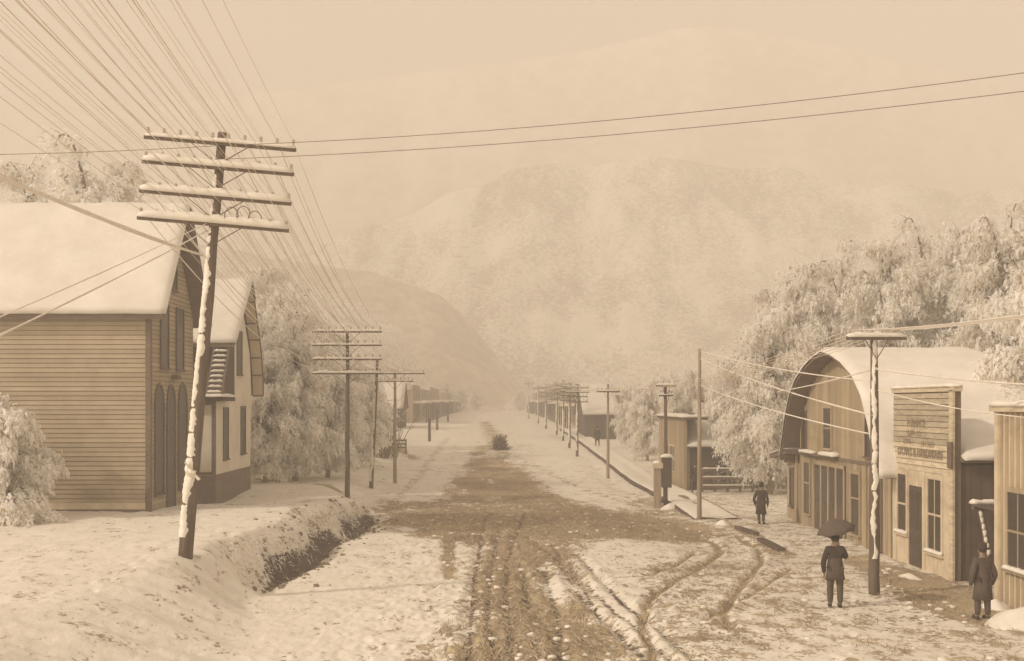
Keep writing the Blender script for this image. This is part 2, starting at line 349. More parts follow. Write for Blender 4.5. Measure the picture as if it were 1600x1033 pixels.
# ---------------------------------------------------------------- mountains and hills (each its own distance and depth)
def rock_mat(name, c_snow, c_dark, sc, lo, hi, st=(1, 1, 1), big=None):
    return mat(name, c_snow, c_dark, sc, .9, .5, stretch=st, bscale=sc*4, detail=12, contrast=(lo, hi), big=big)
def mountain(name, label, ridge, d0, d1, d2, amp, m, seed, nx=300, ny=90, px0=-1200, px1=2800, expo=1.25):
    U, T = np.meshgrid(np.linspace(px0, px1, nx), np.linspace(0, 1.35, ny))
    pxs = [r[0] for r in ridge]; pys = [r[1] for r in ridge]
    Dd = np.where(T <= 1, d0+(d1-d0)*T, d1+(T-1)/.35*(d2-d1))
    ang = (U-VX)/F; X = ang*Dd*1.0; Y = Dd
    top = CZ+(VY-np.interp(U, pxs, pys))*d1/F
    s = np.where(T <= 1, T**expo, 1-((T-1)/.35)**1.2*.8)
    L0 = (d1-d0)/5
    nz = fbm(X/L0, Y/L0*.7, seed, 6)-.5; rg = np.abs(fbm(X/L0*1.6, Y/L0*.6, seed+50, 6)-.5)*2
    Z = -1+(top+1)*s+amp*(nz*1.3-rg*.5)*np.sin(np.clip(T/1.0, 0, 1)*math.pi)**.6*s**.3
    idx = np.arange(nx*ny).reshape(ny, nx); Q = np.stack([idx[:-1, :-1], idx[:-1, 1:], idx[1:, 1:], idx[1:, :-1]], -1).reshape(-1, 4)
    o = put(name, arr_mesh(name, np.stack([X, Y, Z], -1).reshape(-1, 3), Q, [m], smooth=True)); o['label'] = label
    return structure(o), (X, Y, Z)
m1 = rock_mat('far_mountain_snow', (.86, .80, .72), (.56, .48, .38), .08, .36, .62, (1, 1, 1.2), (.012, .9, (1, 1, .35)))
m2 = rock_mat('snowy_slope_brush', (.93, .89, .81), (.34, .27, .19), .5, .36, .60, (1, 1, 1.3), (.03, 1.1, (1, 1, .4)))
m3 = rock_mat('bare_dusky_slope', (.70, .61, .48), (.44, .36, .26), .22, .36, .62, (1, 1, .6), (.03, .9, (1, 1, .3)))
m4 = rock_mat('brushy_hillside', (.84, .79, .70), (.46, .38, .27), .35, .42, .54)
mountain('mountain', 'high pale mountain rising behind the whole town', [(-1200, 300), (-300, 230), (0, 195), (300, 160), (600, 120), (900, 82), (1060, 44), (1120, 40), (1260, 62), (1420, 95), (1600, 140), (2000, 210), (2800, 330)],
         780, 960, 1200, 26, m1, 3)
mountain('mountain', 'snowy brush covered mountain slope above the end of the street', [(-1200, 560), (200, 480), (400, 418), (450, 400), (520, 375), (570, 352), (640, 335), (700, 300), (760, 285), (800, 262), (860, 252), (930, 258), (1000, 240), (1080, 250), (1150, 262), (1230, 258), (1300, 285), (1400, 280), (1500, 300), (1750, 270), (2200, 300), (2800, 420)],
         545, 680, 800, 30, m2, 7, nx=420, ny=130)
mountain('hill', 'dusky bare hill slope on the left above the trees', [(-1200, 300), (0, 340), (300, 380), (380, 392), (420, 405), (470, 408), (520, 418), (580, 424), (630, 442), (690, 462), (730, 500), (770, 548), (810, 600), (900, 650), (1100, 690), (2800, 720)],
         430, 520, 580, 5, m3, 13, expo=1.1)
# the two near hills keep clear of the street and its stores
HX = {}
def near_hill(key, label, ridge, d0, d1, d2, seed, side):
    o, (X, Y, Z) = mountain('hill', label, ridge, d0, d1, d2, 3.0, m4, seed, nx=420, expo=1.0)
    k = sm(17, 32, -X if side < 0 else X); g = gz(X, Y, False)-.5; Z2 = g+(Z-g)*k; o.data.vertices.foreach_set('co', np.stack([X, Y, Z2], -1).astype(np.float32).ravel()); o.data.update(); HX[key] = (X, Y, Z2)
near_hill('l', 'snowy brush covered hillside behind the left row of trees', [(-1200, 330), (200, 350), (330, 395), (400, 425), (440, 440), (480, 452), (560, 484), (620, 520), (690, 560), (735, 600), (790, 640), (900, 700), (2800, 720)], 130, 400, 425, 19, -1)
near_hill('r', 'low wooded rise behind the right side of the street', [(-1200, 720), (700, 700), (830, 640), (900, 606), (960, 590), (1000, 580), (1060, 570), (1150, 548), (1300, 520), (1600, 470), (2800, 380)], 130, 400, 425, 29, 1)
hx, hy, hz = HX['l']; rx, ry, rz = HX['r']

# ---------------------------------------------------------------- trees under snow
def unit(n):
    v = rng.normal(size=(n, 3)); return v/np.linalg.norm(v, axis=1)[:, None]
def spray_arrays(P, Dn, ln, wd, leafp):
    """ribbons that droop, snow on top, leaves hanging below: quads + material index"""
    n = len(P); side = np.cross(Dn, [0, 0, 1]); side /= (np.linalg.norm(side, axis=1)[:, None]+1e-6)
    ln = ln[:, None]; wd = wd[:, None]
    def strip(P0, droop, w, twist=0):
        sd = side+twist*unit(n); a = P0; b = P0+Dn*ln*.5-np.array([0, 0, 1])*ln*droop*.22; c = P0+Dn*ln*.8-np.array([0, 0, 1])*ln*droop*.8
        V = np.stack([a-sd*w*.5, a+sd*w*.5, b-sd*w*.7, b+sd*w*.7, c-sd*w*.18, c+sd*w*.18], 1)
        return V
    V1 = strip(P+np.array([0, 0, .03]), .55, wd, .6)
    V2 = strip(P-np.array([0, 0, .07])+rng.normal(size=(n, 3))*.06, 1.0, wd*.8, 1.1)
    V3 = strip(P-np.array([0, 0, .17])+rng.normal(size=(n, 3))*.10, 1.5, wd*.7, 1.2)
    V = np.concatenate([V1, V2]).reshape(-1, 3)
    base = (np.arange(2*n)*6)[:, None]
    Q = np.stack([base+np.array([0, 1, 3, 2]), base+np.array([2, 3, 5, 4])], 1).reshape(-1, 4)
    kind = np.concatenate([np.where(rng.random(n) < 1-leafp*.04, 0, 2), np.where(rng.random(n) < leafp*.30, np.where(rng.random(n) < .5, 1, 2), 0)])
    return V, Q, np.repeat(kind, 2)
def make_tree(seed, H, Rr, low=.12, n_b=60, per=520, leafp=.6, size=1.0, weep=.72):
    """arching limbs that droop under snow, hung with sprays of frosted leaves"""
    global rng
    rng = np.random.default_rng(seed); rd = random.Random(seed); Vs, Qs, Ks = [], [], []; off = 0; limbs = []; top = H*.93
    for i in range(n_b):
        u = (i+.5)/n_b; zs = H*(low*.6+(.80-low*.6)*u**.9); a = i*2.39996+rd.uniform(-.4, .4)
        reach = Rr*(math.sin(math.pi*(.18+.72*u))**.8)*rd.uniform(.55, 1.12); lift = H*rd.uniform(.10, .24)*(.6+.8*u); d = np.array([math.cos(a), math.sin(a), 0])
        t = np.linspace(0, 1, 7)[:, None]; side = np.array([-d[1], d[0], 0])*rd.uniform(-.25, .25)*reach
        C = np.array([0, 0, zs])+d*reach*t+side*t**2+np.array([0, 0, 1])*(lift*np.sin(t*math.pi*.62)-weep*reach*.42*t**2.4); limbs.append(C)
        n = int(1.02*per*(.35+.9*reach/Rr)*rd.uniform(.6, 1.25)); tt = .22+.80*rng.random(n)**.75; ti = np.clip(tt, 0, 1)*6; k = np.minimum(ti.astype(int), 5); f = (ti-k)[:, None]
        P = C[k]*(1-f)+C[k+1]*f; hang = rng.random(n)**1.5*(.10+.32*tt)*Rr*.55*weep
        strand = rng.integers(0, 14, n); so = rng.normal(size=(14, 3))*np.array([.16, .16, .07])*Rr*.62
        P = P+so[strand]*(.4+.6*tt[:, None])+rng.normal(size=(n, 3))*.055*Rr*.5; P[:, 2] -= hang
        Dn = d*.45+rng.normal(size=(n, 3))*.55; Dn[:, 2] -= .55*weep*rng.random(n); Dn /= np.linalg.norm(Dn, axis=1)[:, None]
        V, Q, K = spray_arrays(P, Dn, rng.uniform(.07, .22, n)*size, rng.uniform(.028, .085, n)*size, leafp)
        Vs.append(V); Qs.append(Q+off); Ks.append(K); off += len(V)
    crown = arr_mesh('crown', np.concatenate(Vs), np.concatenate(Qs), [M['spray_snow'], M['leaf'], M['leaf2']], np.concatenate(Ks))
    tb = MB(); tb.tube([(rd.uniform(-.1, .1), rd.uniform(-.1, .1), z) for z in np.linspace(-.3, top, 8)], [H*.021*(1-.85*k/7)+.008 for k in range(8)], 8)
    for C in limbs:
        tb.tube([Vector(c) for c in C], [H*.0075*(1-.85*k/6)+.004 for k in range(7)], 5)
        for _ in range(3):
            q = Vector(C[rd.randint(2, 5)]); tb.tube([q, q+Vector((rd.uniform(-.5, .5), rd.uniform(-.5, .5), rd.uniform(-.5, .4)))*Rr*.35], [.018, .006], 3)
    return crown, tb.mesh('trunk', M['bark'], True)
TREES = [make_tree(5, 8, 2.9, .06), make_tree(6, 8, 2.5, .05, 54, 520), make_tree(7, 8, 3.3, .10, 60, 520, .7),
         make_tree(8, 13, 3.6, .18, 64, 560, .7, 1.25), make_tree(9, 13, 4.0, .16, 70, 560, .75, 1.25)]
def tree(px, py, Y, kind, top, label, group=None, wide=1.0, name='snowy_tree', cat='tree', zg=None):
    X = (px-VX)*Y/F; zb = gz1(X, Y) if zg is None else zg
    H = ZY(top, Y)-zb; H0 = 8 if kind < 3 else 13
    o = thing(name, label, cat, group, (X, Y, zb)); s = H/H0
    put('trunk', TREES[kind][1], o); put('crown', TREES[kind][0], o)
    o.scale = (s*wide, s*wide, s); o.rotation_euler.z = random.uniform(0, 6.28)
    return o
gl = 'snow laden trees beyond the white house on the left'
for a in ((413, 735, 64, 0, 545, 'snow laden tree hugging the far corner of the curved roof house'),
          (462, 735, 66, 1, 505, 'tallest drooping snowy tree between the curved roof house and the short crossarm pole'),
          (436, 725, 73, 2, 470, 'pale snowy tree showing above its neighbours behind the curved roof house'),
          (512, 728, 69, 0, 575, 'low bushy snowy tree just left of the dark short pole'),
          (560, 715, 85, 1, 588, 'snowy tree right behind the dark short pole'),
          (495, 700, 95, 2, 512, 'hazy snowy tree farther back above the left tree row'),
          (548, 712, 80, 0, 562, 'snowy tree just right of the dark four arm pole'),
          (405, 700, 88, 3, 436, 'highest hazy snowy tree rising just right of the curved roof peak'),
          (455, 700, 102, 4, 462, 'high hazy snowy tree above the left end of the faint four arm pole')):
    tree(*a, group=gl)
tree(145, 500, 62, 4, 258, 'leafy tree whose top shows above the snowy roof of the clapboard house')
tree(60, 500, 70, 3, 290, 'second treetop barely clearing the clapboard house roof at its left end')
gr_ = 'snow laden trees behind the barn on the right'
for a in ((1142, 775, 72, 1, 585, 'small snowy tree right behind the tall bare pole', .8),
          (1172, 780, 70, 0, 548, 'drooping snowy tree between the bare pole and the standing man', .9),
          (1203, 785, 64, 2, 500, 'snowy tree hanging over the man in the dark coat', .85),
          (1215, 700, 78, 3, 470, 'hazy snowy tree rising left of the barn gable', .8),
          (1252, 700, 68, 3, 432, 'tall snowy tree directly above the barn gable peak', .8),
          (1318, 700, 72, 4, 408, 'tall snowy tree left of the snow topped crossarm pole', .85),
          (1388, 700, 66, 3, 402, 'tall snowy tree behind the snow topped crossarm pole', .85),
          (1450, 700, 74, 4, 372, 'tall snowy tree over the middle of the barn roof', .85),
          (1512, 700, 66, 3, 376, 'tall snowy tree over the right end of the barn roof', .85),
          (1572, 700, 62, 4, 350, 'tallest snowy tree at the right edge behind the barn', .9),
          (1640, 700, 64, 3, 340, 'tall snowy tree half cut by the right edge behind the plank storefront', 1.0),
          (1725, 700, 62, 4, 380, 'snowy tree beyond the right edge', 1.0)):
    tree(*a[:6], group=gr_, wide=a[6])
tree(1634, 690, 40, 2, 468, 'dark snowy tree leaning over the roof of the signed store', wide=.9)
tree(1012, 700, 92, 1, 600, 'snowy tree behind the boardwalk left of the plank shed', wide=.9)
tree(985, 700, 108, 0, 606, 'small snowy tree beside the dark walled store', wide=.9)
tree(1085, 720, 84, 2, 585, 'snowy tree standing behind the plank shed')
tree(1050, 700, 100, 0, 590, 'snowy tree farther back behind the plank shed')
for i, (px, Y, top) in enumerate(((700, 330, 600), (722, 360, 606), (745, 380, 612), (812, 380, 610), (838, 330, 604), (862, 300, 600), (600, 215, 590), (628, 250, 588), (575, 200, 592), (895, 190, 604))):
    tree(px, 640, Y, i % 3, top, ['leftmost ', 'middle ', 'rightmost ', ''][i % 3 if i < 9 else 3]+['faint snowy tree at the left end of the far street', 'faint snowy tree at the right end of the far street', 'hazy pale tree behind the far left stores', 'pale tree behind the far right store'][0 if i < 3 else 1 if i < 6 else 2 if i < 9 else 3],
         group='faint snowy trees at the end of the street')
# bare tree behind the second bare pole
def bare_tree(px, Y, top, label, dens=60, spread=1.0, seed=3):
    X = (px-VX)*Y/F; zb = gz1(X, Y); H = ZY(top, Y)-zb; rd = random.Random(seed); o = thing('bare_tree', label, 'tree', None, (X, Y, zb))
    mb = MB(); sn = MB()
    for i in range(dens):
        a = rd.uniform(0, 6.28); sp = rd.uniform(.1, .55)*spread; L = H*rd.uniform(.55, 1); p = Vector((rd.uniform(-.9, .9), rd.uniform(-.5, .5), 0)); pts = [p.copy()]
        d = Vector((math.cos(a)*sp, math.sin(a)*sp, 1)).normalized()
        for k in range(5): p = p+d*L/5; d = (d+Vector((rd.uniform(-.2, .2), rd.uniform(-.2, .2), -.06*k))).normalized(); pts.append(p.copy())
        mb.tube(pts, [.045, .035, .028, .02, .014, .006], 4)
        for k in (2, 3, 4):
            q = pts[k]; e = Vector((rd.uniform(-1, 1), rd.uniform(-1, 1), rd.uniform(0, .8)))*.6; mb.tube([q, q+e], [.014, .005], 3)
            sn.bar(q+Vector((0, 0, .03)), q+e+Vector((0, 0, .03)), .04, .03)
    mb.build('trunk', M['bark'], o); stuff(sn.build('branch_snow', M['snow'], o)); return o
bare_tree(602, 90, 592, 'dark bare branched brush behind the second leaning pole', 46, .9)

# shrubs and brush as masses
def brush(name, pts, size, leafp, per=12, label=None, mats=None):
    n = len(pts)*per; P = np.repeat(np.asarray(pts), per, 0); sz = np.repeat(np.asarray(size), per)
    th = rng.random(n)*2*np.pi; q = rng.random(n)
    P = P+np.stack([np.cos(th)*q*sz*.6, np.sin(th)*q*sz*.6, (1-q**2)*sz*.8*rng.random(n)+.1*sz], 1)
    Dn = np.stack([np.cos(th), np.sin(th), rng.normal(size=n)*.5], 1); Dn /= np.linalg.norm(Dn, axis=1)[:, None]
    V, Q, K = spray_arrays(P, Dn, np.minimum(sz*rng.uniform(.15, .3, n), .75), np.minimum(sz*rng.uniform(.06, .14, n), .32), leafp)
    return stuff(put(name, arr_mesh(name, V, Q, mats or [M['spray_snow'], M['leaf'], M['leaf2']], K)))
def scatter_on(X, Y, Z, n, px0, px1, tmax=.74):
    ny, nx = X.shape; us_ = np.linspace(-1200, 2800, nx); c0 = np.searchsorted(us_, px0); c1 = np.searchsorted(us_, px1)-1
    i = rng.random(n)*(ny*tmax-2); j = c0+rng.random(n)*(c1-c0); i0 = i.astype(int); j0 = j.astype(int); fi = i-i0; fj = j-j0
    g = lambda A: (A[i0, j0]*(1-fi)+A[i0+1, j0]*fi)*(1-fj)+(A[i0, j0+1]*(1-fi)+A[i0+1, j0+1]*fi)*fj
    P = np.stack([g(X), g(Y), g(Z)], 1); return P[P[:, 2] > gz(P[:, 0], P[:, 1], False)-.3]
rng = np.random.default_rng(44)
P = scatter_on(hx, hy, hz, 7000, 40, 790); P = P[P[:, 0] < -22]; brush('brush_thicket', P, rng.uniform(1.0, 4.6, len(P)), .6, 16)
P = scatter_on(rx, ry, rz, 7000, 830, 1800); P = P[P[:, 0] > 23]; brush('wooded_thicket', P, rng.uniform(1.4, 5, len(P)), .5, 16)
P = np.stack([rng.uniform(-30, -14, 500), rng.uniform(95, 140, 500), np.zeros(500)], 1); P[:, 2] = gz(P[:, 0], P[:, 1], False)
brush('hedge_thicket', P, rng.uniform(.6, 1.6, 500), .5, 40)
P = np.stack([rng.uniform(14, 30, 700), rng.uniform(66, 190, 700), np.zeros(700)], 1); P[:, 2] = gz(P[:, 0], P[:, 1], False)
brush('undergrowth', P, rng.uniform(.6, 1.8, 700), .5, 40)
P = np.stack([rng.uniform(-60, 60, 1500), rng.uniform(390, 440, 1500), np.zeros(1500)], 1); P[:, 2] = 2.9
P = P[np.abs(P[:, 0]+1) > 7]; brush('far_woods', P, rng.uniform(2, 6, len(P)), .4, 14)

# street-side bushes on the left bank
def bush(name, label, X, Y, zc, r, n, zb, leafp=.6, size=.8):
    o = thing(name, label, 'bush', None, (X, Y, zb)); th = rng.random(n)*2*np.pi; u = rng.random(n)**.5; ph = rng.random(n)
    Pp = np.stack([np.cos(th)*u*r*1.35*(1-.3*ph)*(1+.3*np.sin(3*th)+.2*np.sin(7*th)), np.sin(th)*u*r*(1-.3*ph), (zc-zb)+(ph*2-1)*r*.62*np.sqrt(1-u**2*.8)*(1+.4*np.sin(5*th+2))], 1)
    Dn = np.stack([np.cos(th), np.sin(th), rng.normal(size=n)*.4], 1); Dn /= np.linalg.norm(Dn, axis=1)[:, None]
    V, Q, K = spray_arrays(Pp, Dn, rng.uniform(.10, .24, n)*size, rng.uniform(.04, .10, n)*size, leafp)
    put('foliage', arr_mesh('foliage', V, Q, [M['spray_snow'], M['leaf'], M['leaf2']], K), o)
    mb = MB()
    for k in range(7):
        a = k*.9; mb.tube([(0, 0, -.1), (.15*math.cos(a), .15*math.sin(a), (zc-zb)*.5), (r*.6*math.cos(a), r*.6*math.sin(a), zc-zb)], [.05, .035, .01], 5)
    mb.build('stem', M['bark'], o); return o
_c, _t = make_tree(71, 3.6, 1.55, .05, 30, 420, .5, 1.0, .9)
o = thing('snowy_shrub', 'ragged snow laden shrub against the clapboard wall at the left edge', 'shrub', None, (-16.3, 38.4, gz1(-16.3, 38.4))); put('stem', _t, o); put('foliage', _c, o); o.scale = (1.05, 1.05, 1.12)
bush('brown_bush', 'low brown frosted bush in the snow by the left edge', -15.4, 36.8, 1.35, 1.05, 3600, 1.1, .95, .6)
# ---------------------------------------------------------------- building helpers
BW = bpy.data.meshes.new('clapboard'); BW.from_pydata([(0, 0, 0), (1, 0, 0), (1, 0, 1), (0, 0, 1), (0, -.034, 0), (1, -.034, 0), (1, -.010, 1), (0, -.010, 1)], [],
    [(0, 1, 5, 4), (4, 5, 6, 7), (3, 7, 6, 2), (0, 4, 7, 3), (1, 2, 6, 5)])
def unitboard(m):
    me = BW.copy(); me.materials.append(m); return me
UB = {k: unitboard(M[k]) for k in ('clap_tan', 'clap_pale', 'white_wall', 'dark_boards')}
VBm = MB().box((0, -.022, 0), (1, 0, 1))
VB = {k: VBm.mesh('wall_plank', M[k]) for k in ('barn', 'barn_low', 'cream', 'dark_boards', 'clap_pale')}
FACE = {'-Y': 0.0, '+X': R(90), '-X': R(-90)}
def place_board(parent, me, face, a, b, plane, z, h, name='clapboard'):
    """a..b: extent along the wall (X for -Y walls, Y else); plane: the wall's plane"""
    if face == '-Y': loc = (a, plane, z)
    elif face == '+X': loc = (plane, a, z)
    else: loc = (plane, b, z)
    return put(name, me, parent, loc, (0, 0, FACE[face]), (b-a, 1, h))
def clap(parent, me, face, fa, fb, plane, z0, z1, h):
    n = max(1, round((z1-z0)/h)); h = (z1-z0)/n
    for i in range(n):
        z = z0+i*h; a, b = fa(z+h/2), fb(z+h/2)
        if b-a > .08: place_board(parent, me, face, a, b, plane, z, h*.885)  # boards cut short so the dark backing reads as lap shadow lines
def planks(parent, me, face, a, b, plane, fz0, fz1, w, name='wall_plank', jag=.0):
    n = max(1, round((b-a)/w)); w = (b-a)/n
    for i in range(n):
        u = a+i*w; z0 = fz0(u+w/2); z1 = fz1(u+w/2)-random.uniform(0, jag)
        if z1-z0 > .05: place_board(parent, me, face, u+.008, u+w-.008, plane+0, z0, z1-z0, name)
def offset(pr, d):
    out = []
    for i, (y, z) in enumerate(pr):
        a = pr[max(i-1, 0)]; b = pr[min(i+1, len(pr)-1)]; t = math.hypot(b[0]-a[0], b[1]-a[1]) or 1
        out.append((y-(b[1]-a[1])/t*d, z+(b[0]-a[0])/t*d))
    return out
def shell(pr, x0, x1, th):                   # closed slab under the profile (profile runs near eave -> far eave)
    inn = offset(pr, -th); n = len(pr); vs = [(x, y, z) for x in (x0, x1) for (y, z) in pr+inn]; N2 = 2*n; fs = []
    for i in range(n-1):
        fs += [(i, i+1, N2+i+1, N2+i), (n+i, N2+n+i, N2+n+i+1, n+i+1), (i, n+i, n+i+1, i+1), (N2+i, N2+i+1, N2+n+i+1, N2+n+i)]
    fs += [(0, N2, N2+n, n), (n-1, n+n-1, N2+n+n-1, N2+n-1)]
    return MB().add(vs, fs)
def snow_sheet(pr, x0, x1, th, parent, name='roof_snow', step=.22, seed=1, m='roof_snow', eave_sag=.06):
    L = [0]
    for a, b in zip(pr[:-1], pr[1:]): L.append(L[-1]+math.hypot(b[0]-a[0], b[1]-a[1]))
    n = max(3, int(L[-1]/step)); s = np.linspace(0, L[-1], n); Y = np.interp(s, L, [p[0] for p in pr]); Z = np.interp(s, L, [p[1] for p in pr])
    ty = np.gradient(Y); tz = np.gradient(Z); t = np.hypot(ty, tz); ny, nz = -tz/t, ty/t
    nx = max(3, int(abs(x1-x0)/step)); X = np.linspace(x0, x1, nx)
    XX, SS = np.meshgrid(X, s, indexing='ij')
    e = np.minimum(np.minimum(SS, L[-1]-SS), np.minimum(np.abs(XX-x0), np.abs(XX-x1)))
    h = th*(.35+.65*sm(0, .25, e))*(.8+.5*fbm(XX*1.1, SS*.9+seed*7, seed)) 
    PY = Y[None]+ny[None]*h; PZ = Z[None]+nz[None]*h
    ed = .07*(fbm(XX*3, XX*0+seed, seed+3)-.35)
    PY[:, 0] -= (eave_sag+ed[:, 0]); PZ[:, 0] -= .05+ed[:, 0]*.5
    top = np.stack([XX, PY, PZ], -1).reshape(-1, 3); bot = np.stack([XX, np.broadcast_to(Y, XX.shape), np.broadcast_to(Z, XX.shape)+.004], -1).reshape(-1, 3)
    k = np.arange(nx*n).reshape(nx, n); q = lambda k: np.stack([k[:-1, :-1], k[1:, :-1], k[1:, 1:], k[:-1, 1:]], -1).reshape(-1, 4)
    Q = [q(k)]; o = nx*n
    for r in (k[:, 0], k[::-1, -1], k[0, ::-1], k[-1, :]): Q.append(np.stack([r[:-1], r[:-1]+o, r[1:]+o, r[1:]], -1))
    return put(name, arr_mesh(name, np.concatenate([top, bot]), np.concatenate(Q), [M[m]], smooth=True), parent)
def bumpy_cap(mb, a, b, w, h, seed=0, seg=14):   # lumpy ridge of snow along a beam
    a, b = Vector(a), Vector(b); rd = random.Random(seed); d = (b-a); side = d.cross(Vector((0, 0, 1))).normalized(); up = side.cross(d).normalized(); vs = []; fs = []; K = 7
    for i in range(seg+1):
        t = i/seg; end = min(1, .55+9*min(t, 1-t)); q = rd.uniform(.78, 1.15)*end
        for k in range(K):
            an = math.pi*k/(K-1); vs.append(a+d*t+side*math.cos(an)*w/2*(q*.6+.45)*(1+.25*math.sin(an))+up*(math.sin(an)**.7*h*q))
    for i in range(seg):
        for k in range(K-1): fs.append((i*K+k, i*K+k+1, (i+1)*K+k+1, (i+1)*K+k))
        fs.append((i*K+K-1, i*K, (i+1)*K, (i+1)*K+K-1))
    fs += [tuple(range(K)), tuple(seg*K+k for k in range(K))[::-1]]
    return mb.add(vs, fs)
def window(parent, s, X, y0, y1, z0, z1, fm='trim_dark', fw=.1, bars_h=(.5,), bars_v=(), snow=False, name='window', arch=False, proud=.05):
    """window in a street-facing wall at plane X, s=+1 faces +X, -1 faces -X"""
    def bx(a, b): # (off0,y0,z0),(off1,y1,z1) with off measured outward
        xs = sorted((X+s*a[0], X+s*b[0])); return (xs[0], a[1], a[2]), (xs[1], b[1], b[2])
    fr = MB(); d = proud
    fr.box(*bx((0, y0-fw, z0), (d, y0, z1))); fr.box(*bx((0, y1, z0), (d, y1+fw, z1)))
    fr.box(*bx((0, y0-fw, z1), (d, y1+fw, z1+fw))) if not arch else None
    if arch:
        r = (y1-y0)/2; cy = (y0+y1)/2
        for k in range(6):
            t0, t1 = math.pi*k/6, math.pi*(k+1)/6; P = []
            for t, q in ((t0, r), (t1, r), (t1, r+fw), (t0, r+fw)): P.append((X, cy+math.cos(t)*q, z1+math.sin(t)*q*1.35))
            fr.poly(P, (s*d, 0, 0))
    w = fr.build(name, M[fm], parent)
    if arch:
        r = (y1-y0)/2; cy = (y0+y1)/2
        P = [(X, y0, z0), (X, y1, z0)]+[(X, cy+math.cos(math.pi*k/8)*r, z1+math.sin(math.pi*k/8)*r*1.35) for k in range(9)]
        MB().poly(P, (s*(d*.45), 0, 0)).build('pane', M['glass'], w)
    else:
        rows = [0]+list(bars_h)+[1]; cols = [0]+list(bars_v)+[1]
        for i in range(len(rows)-1):
            for j in range(len(cols)-1):
                a = z0+(z1-z0)*rows[i]; b = z0+(z1-z0)*rows[i+1]; c = y0+(y1-y0)*cols[j]; e = y0+(y1-y0)*cols[j+1]
                MB().box(*bx((0, c+.012, a+.012), (d*.4+.004*i, e-.012, b-.012))).build('pane', M['glass'], w)
    mu = MB()
    for t in bars_h: z = z0+(z1-z0)*t; mu.box(*bx((0, y0, z-.03), (d*.75, y1, z+.03)))
    for t in bars_v: y = y0+(y1-y0)*t; mu.box(*bx((0, y-.022, z0), (d*.7, y+.022, z1)))
    if mu.v: mu.build('muntin', M[fm], w)
    MB().box(*bx((0, y0-fw*1.3, z0-.07), (d+.06, y1+fw*1.3, z0))).build('sill', M[fm], w)
    if snow:
        sb = MB(); bumpy_cap(sb, (X+s*(d+.02), y0-fw, z0+.005), (X+s*(d+.02), y1+fw, z0+.005), .16, .10, int(z0*10)); sb.build('sill_snow', M['snow'], w, True)
    return w

# ---------------------------------------------------------------- left: clapboard house
H = thing('clapboard_house', 'tall tan clapboard house with snowy gable roof and three arched openings', 'house', None, (0, 0, 0))
XF = -12.15; YN, YFF = 40.9, 46.8
WP = [(YN, .3), (YFF, .3), (YFF, 8.32), (43.87, 12.2), (YN, 8.32)]
MB().poly([(-23, y, z) for y, z in WP], (23+XF-.04, 0, 0)).build('wall', M['trim_dark'], H)  # dark backing colour draws the shadow lines between clapboards
clap(H, UB['clap_tan'], '-Y', lambda z: -23, lambda z: XF-.17, YN, 1.5, 8.3, .165)
gn = lambda z: YN+.16 if z < 8.45 else YN+.16+(z-8.45)/1.32
gf = lambda z: YFF-.02 if z < 8.45 else YFF-.02-(z-8.45)/1.32
clap(H, UB['clap_tan'], '+X', gn, gf, XF-.04, .9, 12.0, .165)
cb = MB(); cb.box((XF-.17, YN-.05, .7), (XF+.012, YN+.15, 8.3)); cb.build('corner_board', M['trim_dark'], H)
cb = MB(); cb.box((-23, YN-.075, 1.28), (XF-.17, YN+.02, 1.5)); cb.build('water_table', M['cream'], H)
cb = MB(); cb.box((-23, YN-.05, .2), (XF-.17, YN+.02, 1.28)); cb.build('foundation', M['foundation'], H)
cb = MB(); cb.box((XF-.04, YN+.15, .2), (XF+.03, YFF, .9)); cb.build('foundation', M['foundation'], H)
RP = [(40.55, 8.2), (43.87, 12.6), (47.2, 8.2)]
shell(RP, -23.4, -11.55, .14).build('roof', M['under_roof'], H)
MB().box((-23.4, 40.53, 8.0), (-11.6, 40.62, 8.19)).build('fascia', M['trim_dark'], H)
snow_sheet(RP, -23.4, -11.50, .17, H, seed=2)
window(H, 1, XF, 42.15, 43.05, 6.35, 8.65, 'trim_dark', .08, (.5,)); window(H, 1, XF, 44.25, 45.15, 6.35, 8.65, 'trim_dark', .08, (.5,))
window(H, 1, XF, 43.45, 44.2, 9.35, 10.9, 'trim_dark', .07, (.5,))
for a, b, z in ((41.45, 42.45, 1.75), (44.55, 45.65, 1.75)): window(H, 1, XF, a, b, z, 5.0, 'trim_dark', .09, (.35,), arch=True)
window(H, 1, XF, 43.0, 43.95, 1.0, 5.0, 'trim_dark', .1, (), arch=True, name='doorway')
MB().box((XF, 43.6, 5.95), (XF+.25, 44.0, 6.12)).build('wall_sign', M['trim_dark'], H)  # small projecting sign, a plain dark block without any light
MB().box((XF-.02, 42.7, .5), (XF+.9, 44.3, .95)).build('doorstep', M['plank'], H)

# ---------------------------------------------------------------- left: white house with curved roof
H = thing('white_house', 'white house with one curved eave, dark foundation and snowy upper deck', 'house')
XF = -12.3
MB().poly([(-21, y, z) for y, z in ((53, 1.85), (58.4, 1.85), (58.75, 5.5), (58.35, 7.6), (57.4, 8.8), (56.2, 10.6), (53, 7.75))], (21+XF-.04, 0, 0)).build('wall', M['white_wall'], H)
MB().poly([(XF-.035, y, z) for y, z in ((54.75, 1.9), (58.38, 1.9), (58.7, 5.5), (58.3, 7.55), (57.4, 8.7), (56.2, 10.45), (54.75, 9.2))], (.035, 0, 0)).build('front_wall', M['white_wall'], H)
MB().box((XF-.035, 51.02, 1.9), (XF, 54.745, 5.15)).build('front_wall', M['white_wall'], H)
MB().box((-21, 51, 1.85), (XF-.04, 53, 5.12)).build('side_wing', M['white_wall'], H)
MB().box((-21, 51.0, -.4), (XF+.03, 58.4, 1.85)).build('foundation', M['foundation'], H)
